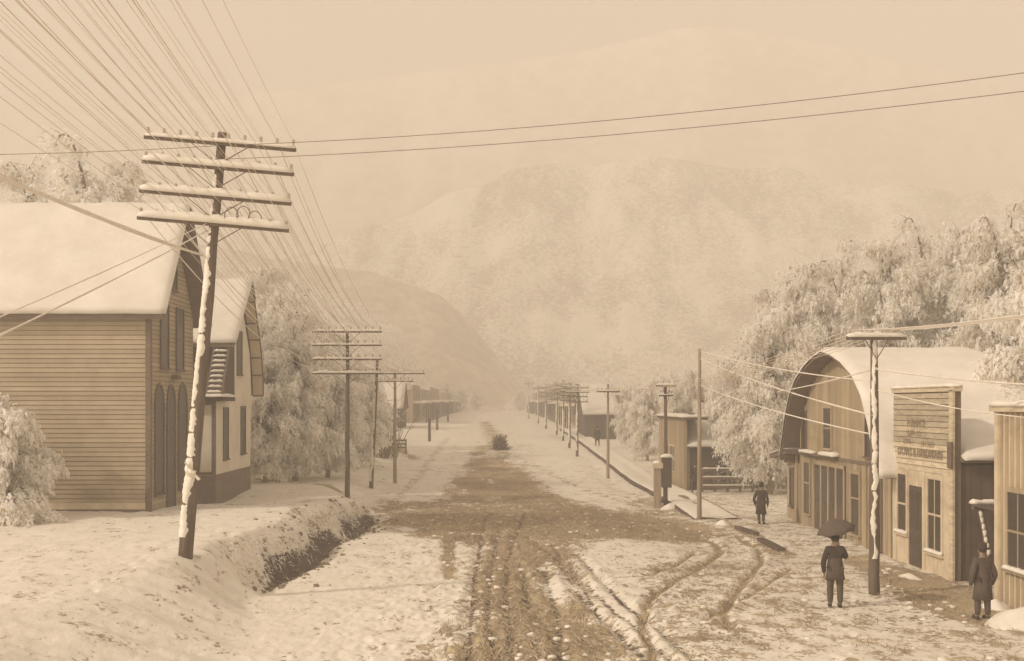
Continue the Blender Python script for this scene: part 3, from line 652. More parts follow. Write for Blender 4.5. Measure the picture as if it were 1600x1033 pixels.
t = MB(); t.box((XF-.14, 50.96, 1.87), (XF+.025, 51.1, 5.13)); t.build('corner_board', M['trim_dark'], H)
for z0, z1 in ((1.87, 2.0), (4.98, 5.12)): MB().box((-21, 50.965, z0), (XF-.14, 51.0, z1)).build('trim_board', M['trim_dark'], H)
MB().box((-13.1, 50.97, 2.0), (-12.98, 51.0, 4.98)).build('trim_board', M['trim_dark'], H)
planks(H, VB['dark_boards'], '-Y', -21, XF+.02, 52.995, lambda u: 5.36, lambda u: 7.9, .28)  # shade of the upper side wall put into dark board colour
MB().poly([(XF, y, z) for y, z in ((53, 5.34), (54.74, 5.34), (54.74, 9.2), (53, 7.7))], (.028, 0, 0)).build('recess_shade', M['dark_boards'], H)  # flat dark panel painted on for the shade of an open porch
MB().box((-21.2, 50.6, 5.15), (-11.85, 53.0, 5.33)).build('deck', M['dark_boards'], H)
snow_sheet([(50.55, 5.33), (52.98, 5.33)], -21.2, -11.8, .14, H, 'deck_snow', .15, 5, 'snow')
RP = [(52.55, 7.8), (54.4, 9.45), (56.2, 11.05), (57.0, 10.1), (57.7, 9.1), (58.3, 8.3), (58.75, 7.4), (59.05, 6.5), (59.2, 5.45)]
shell(RP, -21.5, -11.75, .09).build('roof', M['under_roof'], H)
inn = offset(RP, -.095)
for k in range(2, 9): MB().bar((XF, *inn[k]), (-11.77, *inn[k]), .07, .07).build('lookout', M['trim_dark'], H)
inn2 = offset(RP, -.10)
for k in range(2, 8): MB().add([(XF, *inn2[k]), (-11.8, *inn2[k]), (-11.8, *inn2[k+1]), (XF, *inn2[k+1])], [(0, 1, 2, 3)]).build('soffit', M['cream'], H)
MB().box((-21.5, 52.5, 7.62), (-11.8, 52.58, 7.79)).build('fascia', M['trim_dark'], H)
snow_sheet(RP[:4], -21.5, -11.7, .15, H, seed=8)
window(H, 1, XF, 52.55, 53.45, 2.5, 4.8, 'trim_dark', .07); window(H, 1, XF, 56.2, 57.15, 2.6, 4.85, 'trim_dark', .07); window(H, 1, XF, 55.35, 56.35, 6.45, 8.5, 'trim_dark', .07)
MB().box((XF, 54.2, 5.12), (XF+.04, 58.68, 5.22)).build('trim_board', M['white_wall'], H)
st = thing('deck_stair', 'steep stair with snow on every step above the white house deck', 'stairs')
sb = MB()
for x in (-12.72, -12.04): sb.bar((x, 51.15, 5.38), (x, 52.75, 7.75), .07, .14)
sb.build('stringer', M['trim_dark'], st)
for k in range(10):
    t_ = (k+.5)/10; y = 51.15+1.6*t_; z = 5.4+2.35*t_
    s_ = MB().box((-12.68, y-.10, z-.02), (-12.08, y+.10, z+.02)).build('step', M['trim_dark'], st)
    q = MB(); bumpy_cap(q, (-12.68, y, z+.02), (-12.08, y, z+.02), .22, .11, k, 6); q.build('step_snow', M['snow'], s_, True)

# ---------------------------------------------------------------- right: arched-roof barn
B = thing('barn', 'barn with tall rounded snowy roof and tan plank gable facing the street', 'barn')
XB = 13.0
near = [(36.9, 2.66), (37.35, 3.5), (37.75, 4.3), (38.5, 5.3), (39.5, 6.0), (40.8, 6.5), (42.0, 6.8), (43.2, 6.98)]
RP = near+[(86.4-y, z) for y, z in near[:-1]][::-1]
ri = offset(RP, -.12)
MB().poly([(XB+.03, y, z) for y, z in [(37.5, -.3), (37.5, 3.2)]+[p for p in ri if 37.8 < p[0] < 48.6]+[(48.9, 3.2), (48.9, -.3)]], (4.5, 0, 0)).build('wall', M['dark_boards'], B)
MB().box((XB+.03, 37.44, -.3), (17.5, 37.5, 2.9)).build('side_wall', M['dark_boards'], B)
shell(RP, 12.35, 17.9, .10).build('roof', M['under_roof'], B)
snow_sheet(RP, 12.28, 17.95, .16, B, seed=12, step=.2)
ry_ = [p[0] for p in ri]; rz_ = [p[1] for p in ri]
planks(B, VB['barn'], '-X', 37.6, 48.8, XB+.03, lambda u: 2.98, lambda u: float(np.interp(u, ry_, rz_))-.02, .34)
planks(B, VB['barn_low'], '-X', 37.5, 50.9, XB+.03, lambda u: -.15, lambda u: 2.9 if u < 49 else 2.5, .34)
MB().box((XB-.03, 37.5, 2.88), (XB+.03, 49.0, 3.0)).build('string_course', M['trim_dark'], B)
MB().box((XB-.22, 43.3, 2.95), (XB+.0, 48.2, 3.03)).build('door_hood', M['trim_dark'], B)
q = MB(); bumpy_cap(q, (XB-.12, 43.2, 3.03), (XB-.12, 45.2, 3.03), .34, .16, 2); bumpy_cap(q, (XB-.12, 46.2, 3.03), (XB-.12, 48.2, 3.03), .3, .13, 4); q.build('hood_snow', M['snow'], B, True)
window(B, -1, XB, 44.2, 45.2, 3.3, 4.85, 'barn', .1, (.5,)); window(B, -1, XB, 47.75, 48.35, 3.15, 4.7, 'trim_dark', .06, ()); window(B, -1, XB, 39.3, 40.1, 3.2, 4.5, 'trim_dark', .06, ())
dd = MB(); dd.box((XB-.03, 42.5, 0), (XB-.0, 46.5, 2.6)); d_ = dd.build('barn_door', M['dark_boards'], B)
fr = MB()
for y in (42.42, 43.42, 44.42, 45.42, 46.42): fr.box((XB-.07, y, 0), (XB-.03, y+.14, 2.7))
fr.box((XB-.075, 42.42, 2.6), (XB-.03, 46.56, 2.75)); fr.build('door_frame', M['barn_low'], B)
for i, y in enumerate((42.62, 43.62, 44.62, 45.62)): MB().box((XB-.045, y, 1.2), (XB-.032, y+.74, 2.45)).build('pane', M['glass'], d_)
window(B, -1, XB, 47.2, 48.0, .5, 2.6, 'barn', .12, (.6,)); window(B, -1, XB, 40.8, 41.7, .35, 2.5, 'barn', .12, (.6,)); window(B, -1, XB, 38.5, 39.4, 0.1, 2.5, 'trim_dark', .08, ()); window(B, -1, XB, 49.8, 50.3, .6, 2.2, 'trim_dark', .05, ())
for y in (37.5, 40.0, 49.1): MB().box((XB-.05, y, -.1), (XB-.005, y+.24, 2.87)).build('corner_board', M['barn'], B)
MB().poly([(XB+.05, y, z) for y, z in ((48.9, 3.2), (51.6, 2.55), (51.6, 2.4), (48.9, 3.0))], (4.4, 0, 0)).build('side_shed_roof', M['under_roof'], B)
MB().poly([(XB-.6, y, z) for y, z in ((48.9, 3.1), (51.6, 2.75), (51.6, 2.6), (48.9, 2.9))], (.62, 0, 0)).build('side_shed_roof', M['under_roof'], B)
snow_sheet([(48.95, 3.11), (51.65, 2.77)], XB-.65, XB+4.4, .10, B, 'shed_snow', .25, 9, 'snow')
MB().box((XB+.05, 48.9, -.2), (XB+4.4, 51, 2.45)).build('side_shed_wall', M['dark_boards'], B)

# ---------------------------------------------------------------- right: false front store with the faded sign
B = thing('false_front_store', 'narrow store with pale clapboard false front and faded painted sign', 'store')
XS = 12.95
MB().box((XS+.03, 32.4, -.3), (XS+.22, 37.3, 5.5)).build('wall', M['trim_dark'], B)  # dark backing again, for shadow lines in the clapboard gaps
clap(B, UB['clap_pale'], '-X', lambda z: 32.65, lambda z: 37.25, XS+.03, 2.98, 5.35, .165)
for s0, s1 in ((36.95, 37.27), (35.85, 35.98), (34.5, 34.72), (32.62, 33.1)): MB().box((XS-.02, s0, 0), (XS+.03, s1, 2.98)).build('pilaster', M['cream'], B)
planks(B, VB['cream'], '-X', 32.65, 37.2, XS+.028, lambda u: -.1, lambda u: 2.97, .3)
MB().box((XS-.04, 32.35, 0), (XS+.03, 32.62, 5.4)).build('corner_board', M['clap_pale'], B)
MB().box((XS-.04, 32.33, 5.37), (XS+.24, 37.32, 5.5)).build('cornice', M['cream'], B)
MB().box((XS-.1, 32.3, 3.2), (XS-.04, 32.6, 3.95)).build('corner_bracket', M['trim_dark'], B)
q = MB(); bumpy_cap(q, (XS+.1, 32.3, 5.5), (XS+.1, 37.35, 5.5), .36, .11, 21, 20); q.build('cornice_snow', M['snow'], B, True)
window(B, -1, XS, 36.0, 36.75, .95, 2.8, 'cream', .13, (.5,), snow=True); window(B, -1, XS, 33.2, 34.2, .65, 2.8, 'cream', .15, (.52,), (.5,), snow=True)
MB().box((XS-.012, 36.05, 2.05), (XS-.006, 36.7, 2.75)).build('curtain', M['clap_pale'], B)
d_ = MB().box((XS-.03, 34.78, 0.05), (XS+.0, 35.75, 2.5)).build('door', M['dark_boards'], B)
MB().box((XS-.042, 34.92, 1.2), (XS-.031, 35.6, 2.35)).build('pane', M['glass'], d_)
MB().box((XS+.22, 32.5, -.3), (17.2, 37.2, 3.2)).build('body_wall', M['dark_boards'], B)
planks(B, VB['dark_boards'], '-Y', XS+.22, 17.2, 32.5, lambda u: -.2, lambda u: 3.3, .32)
RP = [(32.2, 3.45), (34.85, 4.5), (37.5, 3.45)]
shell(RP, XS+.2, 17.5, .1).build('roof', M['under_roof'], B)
MB().poly([(XS+.25, y, z) for y, z in ((32.5, 3.2), (37.2, 3.2), (34.85, 4.35))], (4.0, 0, 0)).build('gable', M['dark_boards'], B)
snow_sheet(RP, XS+.22, 17.5, .12, B, seed=22, step=.2)
def text(s, y, z, size, parent, m, bold=0.0):
    cu = bpy.data.curves.new('lettering', 'FONT'); cu.body = s; cu.size = size; cu.extrude = .003; cu.offset = bold; cu.align_x = 'CENTER'; cu.align_y = 'CENTER'
    tmp = bpy.data.objects.new('lettering_outline', cu); COL.objects.link(tmp); dg = bpy.context.evaluated_depsgraph_get()
    me = bpy.data.meshes.new_from_object(tmp.evaluated_get(dg)); bpy.data.objects.remove(tmp); me.materials.clear(); me.materials.append(M[m])
    o = put('lettering', me); o.location = (XS-.008, y, z); o.rotation_euler = (R(90), 0, R(-90)); o.parent = parent
text('FURNACE', 35.25, 4.42, .34, B, 'paint_text', .006); text('DEPT CO', 35.4, 4.10, .27, B, 'paint_text'); text('& THE', 36.0, 3.84, .24, B, 'paint_text'); text('TIN SHOP', 34.3, 3.80, .24, B, 'paint_text')
text('STOVES & HARDWARE', 35.0, 3.52, .36, B, 'paint_text', .012)

# ---------------------------------------------------------------- right edge: batten storefront
B = thing('batten_storefront', 'tall batten boarded storefront cut by the right edge of the view', 'store')
XE = 12.75
MB().box((XE+.03, 22, -.3), (19, 29.1, 4.85)).build('wall', M['clap_pale'], B)
planks(B, VB['barn'], '-X', 22, 29.1, XE+.03, lambda u: -.2, lambda u: 4.8, .3)
bt = MB()
for k in range(24): bt.box((XE-.03, 22.1+k*.3, .0 if not (2 < k < 22 and False) else 3), (XE+.008, 22.16+k*.3, 4.8)); 
bb = MB().box((XE-.035, 0, 0), (XE+.008, .07, 4.8)).mesh('batten', M['cream'])
for k in range(24): put('batten', bb, B, (0, 22.02+k*.3, 0))
MB().box((XE-.06, 28.95, -.1), (XE+.05, 29.16, 4.85)).build('corner_board', M['cream'], B)
MB().box((XE-.16, 21.9, 4.82), (XE+.3, 29.25, 4.95)).build('cornice', M['cream'], B)
q = MB(); bumpy_cap(q, (XE+.05, 21.9, 4.95), (XE+.05, 29.3, 4.95), .5, .16, 31, 24); q.build('cornice_snow', M['snow'], B, True)
window(B, -1, XE-.03, 27.3, 28.4, .95, 2.85, 'barn_low', .12, (.5,), (.5,), snow=True); window(B, -1, XE-.03, 24.4, 25.9, .95, 2.85, 'barn_low', .12, (.5,), (.5,), snow=True)
a = thing('porch_hood', 'snow topped porch hood with a leaning post before the dark store wall', 'awning')
MB().bar((12.75, 30.6, 2.28), (13.75, 30.6, 2.22), .14, .14).build('beam', M['trim_dark'], a)
MB().bar((12.95, 30.6, 2.2), (13.18, 30.6, .95), .10, .10).build('post', M['trim_dark'], a)
MB().bar((13.18, 30.6, .95), (13.22, 30.65, 0), .10, .10).build('post', M['trim_dark'], a)
MB().box((12.72, 29.2, 2.3), (13.8, 30.7, 2.36)).build('hood_roof', M['dark_boards'], a)
q = MB(); bumpy_cap(q, (12.7, 30.62, 2.36), (13.8, 30.62, 2.36), .3, .12, 6); q.build('hood_snow', M['snow'], a, True)
q = MB()
for k in range(7): q.blob((12.94+.033*k, 30.52, 2.1-.17*k), (.05, .05, .10), k, 7, 5, .3)
q.build('post_snow', M['snow'], a, True)

# ---------------------------------------------------------------- middle distance right: plank shop
B = thing('plank_shop', 'small tan plank shop with dark open side beyond the tall bare pole', 'shop')
XP = 11.1
z0 = gz1(11.5, 70)
MB().box((XP+.03, 67, z0-.4), (XP+.2, 77, 4.15)).build('wall', M['barn'], B); planks(B, VB['barn'], '-X', 67, 77, XP+.03, lambda u: z0-.3, lambda u: 4.1, .45)
MB().box((XP-.1, 66.8, 4.1), (XP+1.4, 77.1, 4.25)).build('cornice', M['trim_dark'], B)
q = MB(); bumpy_cap(q, (XP+.2, 66.9, 4.25), (XP+.2, 77.1, 4.25), .9, .2, 41, 16); bumpy_cap(q, (XP-.1, 66.9, 4.25), (XP+1.4, 66.9, 4.25), .4, .16, 43, 8); q.build('cornice_snow', M['snow'], B, True)
MB().box((XP+.2, 67.3, z0-.4), (13.1, 76.8, 2.6)).build('side_wall', M['dark_boards'], B)  # dark boards stand in for the shade inside the open side
snow_sheet([(66.9, 2.55), (71.5, 4.0), (76.5, 3.2)], XP+.2, 13.5, .16, B, seed=44, step=.4)
shell([(66.9, 2.55), (71.5, 4.0), (76.5, 3.2)], XP+.2, 13.5, .1).build('roof', M['under_roof'], B)
planks(B, VB['dark_boards'], '-Y', XP+.45, 13.1, 67.295, lambda u: z0-.2, lambda u: 2.55, .4)
MB().box((XP+.22, 67.22, z0-.1), (XP+.40, 67.29, 2.5)).build('door_frame', M['barn'], B)
window(B, -1, XP, 70, 72, z0+.9, z0+2.4, 'cream', .12, (.5,), (.5,)); window(B, -1, XP, 73.2, 74.3, z0+.1, z0+2.3, 'dark_boards', .08, ())

# far stores
def store(label, x0, x1, y0, y1, zt, face, m, group, low=2.6, roofh=.0):
    B = thing('far_store', label, 'store', group); s = face; X = x1 if s > 0 else x0; zb = gz1(X, (y0+y1)/2)
    MB().box((x0, y0, zb-1), (x1, y1, zt-.8)).build('wall', M['barn_low'], B)
    f = sorted((X, X+s*.2)); MB().box((f[0], y0, zb-.5), (f[1], y1, zt)).build('false_front', M[m], B)
    q = MB(); bumpy_cap(q, (X+s*.1, y0, zt), (X+s*.1, y1, zt), .6, .25, int(y0), 10); q.build('cornice_snow', M['snow'], B, True)
    snow_sheet([(y0-.2, zt-.8), ((y0+y1)/2, zt-.8+roofh), (y1+.2, zt-.8)], x0-.2, x1, .3, B, seed=int(y0), step=1.0)
    Xp = X+s*2.2; aw = sorted((X+s*.2, Xp)); MB().box((aw[0], y0+.5, zb+2.9), (aw[1], y1-.5, zb+3.05)).build('awning', M['barn'], B)
    q = MB(); q.box((aw[0], y0+.5, zb+3.05), (aw[1], y1-.5, zb+3.3)); q.build('awning_snow', M['snow'], B)
    for k in range(max(2, int((y1-y0)/5))+1):
        y = y0+.7+k*(y1-y0-1.4)/max(2, int((y1-y0)/5)); MB().box((Xp-.09, y-.09, zb-.3), (Xp+.09, y+.09, zb+2.9)).build('porch_post', M['dark_boards'], B)
    n = max(2, int((y1-y0)/6))
    for k in range(n):
        y = y0+(k+.5)*(y1-y0)/n; window(B, s, X+s*.2, y-.8, y+.8, zb+.8, zb+2.5, 'trim_dark', .12, ()); window(B, s, X+s*.2, y-.6, y+.6, zb+3.8, zb+5.2, 'trim_dark', .1, ())
gL = 'false front stores along the far left side'; gR = 'stores along the far right side'
store('tan end store nearest to us in the far left row', -20, -12.4, 176, 194, 8.0, 1, 'barn', gL)
store('pale fronted second store of the far left row', -20, -12.4, 197, 222, 7.6, 1, 'clap_pale', gL)
store('brownish middle store of the far left row', -21, -12.4, 226, 262, 8.4, 1, 'barn_low', gL)
store('hazy fourth store of the far left row', -21, -12.4, 268, 305, 8.0, 1, 'clap_pale', gL)
store('farthest, faintest store of the far left row', -21, -12.4, 312, 360, 8.3, 1, 'barn', gL)
store('first hazy store beyond the dark walled building on the right', 12.3, 22, 150, 175, 7.0, -1, 'barn_low', gR)
store('second hazy store beyond the dark walled building on the right', 12.3, 22, 182, 212, 8.0, -1, 'clap_pale', gR)
store('faint long store far down the right side', 12.3, 22, 222, 270, 8.0, -1, 'barn', gR)
store('faintest store at the far end of the right side', 12.3, 22, 280, 340, 8.3, -1, 'barn_low', gR)
def shed(label, x0, x1, y0, y1, zt, zr, m, name='shed'):
    B = thing(name, label, 'shed'); zb = gz1((x0+x1)/2, y0)
    MB().box((x0, y0, zb-.6), (x1, y1, zt)).build('wall', M[m], B); planks(B, VB['dark_boards'] if m == 'dark_boards' else VB[m], '-Y', x0, x1, y0, lambda u: zb-.3, lambda u: zt, .5)
    RP = [(y0-.4, zt-.05), ((y0+y1)/2, zr), (y1+.4, zt-.05)]; shell(RP, x0-.3, x1+.3, .12).build('roof', M['under_roof'], B); snow_sheet(RP, x0-.35, x1+.35, .25, B, seed=int(y0), step=.5)
    MB().poly([(x0+.02, y, z) for y, z in ((y0, zt), (y1, zt), ((y0+y1)/2, zr-.2))], (x1-x0-.04, 0, 0)).build('gable', M[m], B)
shed('dark walled building under a big white roof on the right', 10.1, 13.4, 125, 139, 3.95, 7.2, 'dark_boards')
shed('low white roofed building among dark hedges on the left', -16.6, -12.0, 150, 160, 4.5, 8.0, 'dark_boards')

# ---------------------------------------------------------------- boardwalk
Bk = thing('boardwalk', 'snow covered boardwalk running up the right side of the street', 'sidewalk')
Bk['kind'] = 'structure'
segs = np.arange(50, 148, 4.0); lift = lambda y: .02+.20*min(1, (y-50)/9)
for i, y in enumerate(segs):
    za, zb = float(gz(9.8, y, False))+lift(y), float(gz(9.8, y+4, False))+lift(y+4)
    e = MB(); j = random.uniform(-.03, .03)
    e.add([(8.72+j, y+.03, za-.45), (8.80+j, y+.03, za-.45), (8.80+j, y+3.97, zb-.45), (8.72+j, y+3.97, zb-.45), (8.72+j, y+.03, za), (8.80+j, y+.03, za), (8.80+j, y+3.97, zb), (8.72+j, y+3.97, zb)],
          [(0, 3, 2, 1), (4, 5, 6, 7), (0, 1, 5, 4), (1, 2, 6, 5), (2, 3, 7, 6), (3, 0, 4, 7)]); e.build('edge_plank', M['dark_boards'], Bk)
    for k in range(13 if y < 66 else 0):
        yy = y+k*.31; zz = za+(zb-za)*k/13-.03; MB_ = None
        put('plank', bpy.data.meshes.get('walk_plank') or MB().box((8.82, 0, -.03), (10.8, .28, .03)).mesh('walk_plank', M['plank']), Bk, (random.uniform(-.05, .05), yy, zz))
ys = np.linspace(50, 148, 150); xs = np.linspace(8.78, 10.75, 14); YY, XX = np.meshgrid(ys, xs, indexing='ij')
ZZ = gz(np.full_like(YY, 9.8), YY, False)+.05+.20*np.clip((YY-50)/9, 0, 1)+.05*fbm(XX*2.2, YY*.9, 61)-.07*(np.abs(XX-9.8) > .9)-.05*np.exp(-((XX-9.9)/.3)**2)
k = np.arange(YY.size).reshape(YY.shape); snow_top = arr_mesh('walk_snow', np.stack([XX, YY, ZZ], -1).reshape(-1, 3), np.stack([k[:-1, :-1], k[:-1, 1:], k[1:, 1:], k[1:, :-1]], -1).reshape(-1, 4), [M['snow']], smooth=True)
put('walk_snow', snow_top, Bk)
# near broken walk edge boards
for a, b, lab in (((1152, 828), (1182, 838), 'short dark edge board lying in the snow left of the standing man'), ((1188, 846), (1222, 862), 'dark edge board lying in the snow toward the barn door')):
    (x0, y0), (x1, y1) = G(*a), G(*b); m_ = MB().bar((x0, y0, gz1(x0, y0)+.06), (x1, y1, gz1(x1, y1)+.06), .25, .14).mesh('board', M['dark_boards'])
    o = thing('edge_board', lab, 'board', None, (0, 0, 0), m_)

def rail_fence(label, x0, x1, y, zt, n):
    B = thing('rail_fence', label, 'fence'); zb = gz1((x0+x1)/2, y)
    for k in range(n+1):
        x = x0+(x1-x0)*k/n; MB().box((x-.07, y-.07, zb-.3), (x+.07, y+.07, zt)).build('fence_post', M['trim_dark'], B)
    for j in range(3):
        z = zb+.3+(zt-zb-.4)*j/2; r_ = MB().bar((x0, y-.09, z), (x1, y-.09, z+random.uniform(-.03, .03)), .05, .14).build('rail', M['trim_dark'], B)
        q = MB(); bumpy_cap(q, (x0, y-.09, z+.07), (x1, y-.09, z+.07), .1, .08, j); q.build('rail_snow', M['snow'], r_, True)
rail_fence('dark rail fence between the bare pole and the standing man', 12.0, 14.9, 66, 1.35, 4)
rail_fence('dark low rail fence behind the leaning poles on the left', -11.4, -7.4, 98, 2.05, 5)
# ---------------------------------------------------------------- poles
def crust(mb, r0, r1, z0, z1, side, seed, half=1.15, step=.07):
    """snow plastered along one side of a pole: a rough shell with ragged edges; side = direction the snow faces"""
    rd = random.Random(seed); a0 = math.atan2(side[1], side[0]); n = int((z1-z0)/step); K = 7; vs = []; fs = []; off = 0
    e1 = e2 = half; alive = True; rows = []
    for i in range(n+1):
        z = z0+(z1-z0)*i/n; r = r0+(r1-r0)*(z/(z1 or 1)); e1 += rd.uniform(-.32, .32)-(e1-half)*.25; e2 += rd.uniform(-.32, .32)-(e2-half)*.25
        gap = rd.random() < .05; row = []
        for k in range(K):
            a = a0-max(.1, e1)+(max(.1, e1)+max(.1, e2))*k/(K-1); q = r*(.97 if k in (0, K-1) else 1.10+rd.uniform(0, .16)); 
            if gap: q = r*.93
            row.append(len(vs)); vs.append((math.cos(a)*q, math.sin(a)*q, z))
        rows.append(row)
    for a, b in zip(rows[:-1], rows[1:]):
        for k in range(K-1): fs.append((a[k], a[k+1], b[k+1], b[k]))
    mb.add(vs, fs)
def pole(px, pyb, pyt, Yp, zb, r, label, arms=(), group=None, lean=0.0, pale=False, crusted=True, name='utility_pole', snow_to=.98, pins=10, armr=.045, cside=(-.8, -.55), chalf=1.0):
    """arms: (fraction-of-height or z in photo y, half width, snow thickness)"""
    X = (px-VX)*Yp/F; Hh = ZY(pyt, Yp)-zb; o = thing(name, label, 'pole', group, (X, Yp, zb)); o.rotation_euler.y = lean
    pts = [(random.uniform(-.015, .015), 0, z) for z in np.linspace(-.4, Hh, 9)]; rr = [r*(1-.42*k/8) for k in range(9)]
    MB().tube(pts, rr, 10, .03).build('shaft', M['pole_pale' if pale else 'pole'], o, True)
    if crusted:
        q = MB(); crust(q, r, r*.6, .5 if crusted is True else crusted, Hh*snow_to, cside, int(px), chalf); stuff(q.build('snow_crust', M['snow'], o, True))
    ins = []
    for ai, (pya, hw, sn) in enumerate(arms):
        z = ZY(pya, Yp)-zb
        a = MB().box((-hw, -.16-armr, z-armr), (hw, -.16+armr, z+armr)).build('crossarm', M['pole'], o)
        if sn:
            q = MB()
            for s0, s1 in ((-hw, hw),): bumpy_cap(q, (s0+.02, -.16, z+armr*.6), (s1-.02, -.16, z+armr*.6), .17, sn, ai+int(px), max(8, int(hw*9)))
            q.build('arm_snow', M['snow'], a, True)
        b = MB(); b.bar((-hw*.38, -.2, z-armr), (0, -.2, z-.55), .03, .02); b.bar((hw*.38, -.2, z-armr), (0, -.2, z-.55), .03, .02); b.build('brace', M['trim_dark'], o)
        row = []
        ip = bpy.data.meshes.get('insulator') or MB().tube([(0, 0, 0), (0, 0, .10), (0, 0, .11), (0, 0, .19), (0, 0, .22)], [.014, .014, .04, .045, .02], 7).mesh('insulator', M['insul'])
        for k in range(pins):
            x = -hw+.08+(2*hw-.16)*k/(pins-1) if pins > 1 else 0
            if abs(x) < .12: x = math.copysign(.16, x)
            put('insulator', ip, o, (x, -.16, z+armr)); row.append(Matrix.Rotation(lean, 4, 'Y') @ Vector((x, -.16, z+armr+.16))+Vector((X, Yp, zb)))
        ins.append(row)
    return o, ins, lambda z: Matrix.Rotation(lean, 4, 'Y') @ Vector((0, -.1, z))+Vector((X, Yp, zb)), Hh
Yp = 29.4; zb = gz1(-7.84, Yp)
P1, I1, A1, H1 = pole(290, 868, 205, Yp, zb, .19, 'big leaning pole with four snow loaded crossarms by the clapboard house',
    ((224, 1.93, .11), (262, 1.93, .19), (308, 1.93, .20), (350, 1.93, .23)), lean=.087, snow_to=.9)
q = MB()
for k, (x, z) in enumerate(((.45, 8.75), (.75, 8.8), (1.05, 8.7))):
    q.tube([(x+.17*math.cos(t), -.2+.03*math.sin(3*t), z+.2*math.sin(t)) for t in np.linspace(0, 6.3, 15)], .012, 5)
q.build('wire_coil', M['trim_dark'], P1)
q = MB(); q.blob((.02, -.22, 2.15), (.13, .1, .1), 3, 8, 6, .4); q.bar((.0, -.2, 2.2), (-.16, -.25, 2.42), .05); q.bar((.05, -.2, 2.15), (.24, -.24, 2.0), .06); q.build('tied_rag', M['white_wall'], P1)
PB, IB, AB, HB = pole(543, 770, 517, 54.8, gz1(-6.9, 54.8), .13, 'dark straight pole with four faint crossarms on the left bank',
    ((519, 1.65, .10), (540, 1.65, .10), (562, 1.65, .10), (584, 1.65, .12)), crusted=False, armr=.035)
PC, IC, AC, HC = pole(580, 750, 562, 67, gz1(-7.07, 67), .13, 'thin slanting pole second in the left line', (), lean=.05, crusted=.4, snow_to=.8)
PD, ID, AD, HD = pole(617, 741, 580, 73, gz1(-6.2, 73), .13, 'pale thin pole third in the left line with two crossarms', ((584, 1.9, .10), (596, 1.2, .08)), pale=True, crusted=False, armr=.035)
PE, IE, AE, HE = pole(1366, 930, 518, 30.2, gz1(10, 30.2), .15, 'near right pole with one snow piled crossarm before the barn', ((529, .78, .14),), crusted=.95, pins=6, pale=False, snow_to=.97, cside=(-.25, -1), chalf=.55)
PF_, IF_, AF, HF = pole(1093, 813, 545, 50, gz1(9, 50), .11, 'tall bare pale pole with no crossarm on the right', (), pale=True, crusted=False, name='bare_pole')
PG, IG, AG, HG = pole(1040, 790, 600, 57, gz1(8.5, 57), .12, 'pole carrying a dark box halfway up beside the boardwalk', ((603, .5, .1), (618, .35, .05)), crusted=False, pins=4)
q = MB(); q.box((-.22, -.42, .95), (.24, -.1, 2.45)); q.bar((-.02, -.25, .95), (-.12, -.3, .3), .1); q.bar((-.12, -.3, .3), (-.3, -.35, .25), .16); q.build('terminal_box', M['dark_boards'], PG)
q = MB(); q.blob((0, -.25, 2.45), (.32, .26, .16), 5, 10, 7, .15, True); q.build('box_snow', M['snow'], PG, True)
PH, IH, AH, HH = pole(950, 748, 600, 78, gz1(7.8, 78), .12, 'pale pole beside the lit boardwalk edge', ((612, .8, .08),), pale=True, crusted=False, pins=6)
rp = [(902, 712, 98, 4.2, 600), (890, 700, 110, 4.2, 598), (880, 694, 124, 4.0, 594), (870, 690, 138, 4, 596), (853, 680, 158, 4, 600), (841, 670, 185, 4, 603), (826, 662, 220, 4, 596)]
IR = []
labs = ['nearest of the closely spaced ladder like poles far down the right side', 'second of the closely spaced poles far down the right side', 'third of the closely spaced poles far down the right side',
        'fourth of the closely spaced poles far down the right side', 'fifth, shorter pole far down the right side', 'faint pole near the far end of the right line', 'faintest pole standing alone at the street end']
for (px, pb, Y, _, pt), lb in zip(rp, labs):
    X = 8.0+.0*Y; pxx = VX+X*F/Y
    o_, i_, a_, h_ = pole(px, pb, pt, Y, gz1((px-VX)*Y/F, Y), .13, lb, ((pt+6, 1.0, .08), (pt+13, 1.0, .08), (pt+20, .9, 0), (pt+28, .9, 0)) if Y < 170 else ((pt+4, 1.0, 0),), 'poles far down the right side', pins=6)
    IR.append(i_)
# left far posts
for k, (px, pb, pt, lb) in enumerate(((671, 688, 652, 'hitching post nearest in the far left porch row'), (683, 678, 646, 'second hitching post in the far left porch row'), (700, 668, 640, 'third, faint hitching post in the far left porch row'))):
    Y = (120, 150, 190)[k]; X = (px-VX)*Y/F; zz = gz1(X, Y); MBp = MB().tube([(0, 0, -.3), (0, 0, (pb-pt)*Y/F)], [.16, .13], 8).mesh('post', M['dark_boards'])
    thing('hitching_post', lb, 'post', None, (X, Y, zz), MBp)
o = thing('square_post', 'stout snow capped square post beside the pole with the dark box', 'post', None, (8.12, 56.8, gz1(8.12, 56.8)))
MB().box((-.17, -.17, -.3), (.17, .17, 1.95)).build('post_body', M['pole_pale'], o); MB().box((-.24, -.22, 1.95), (.24, .22, 2.2)).build('post_cap', M['cream'], o)
q = MB(); q.blob((0, 0, 2.2), (.26, .24, .14), 4, 10, 7, .1, True); q.build('cap_snow', M['snow'], o, True)

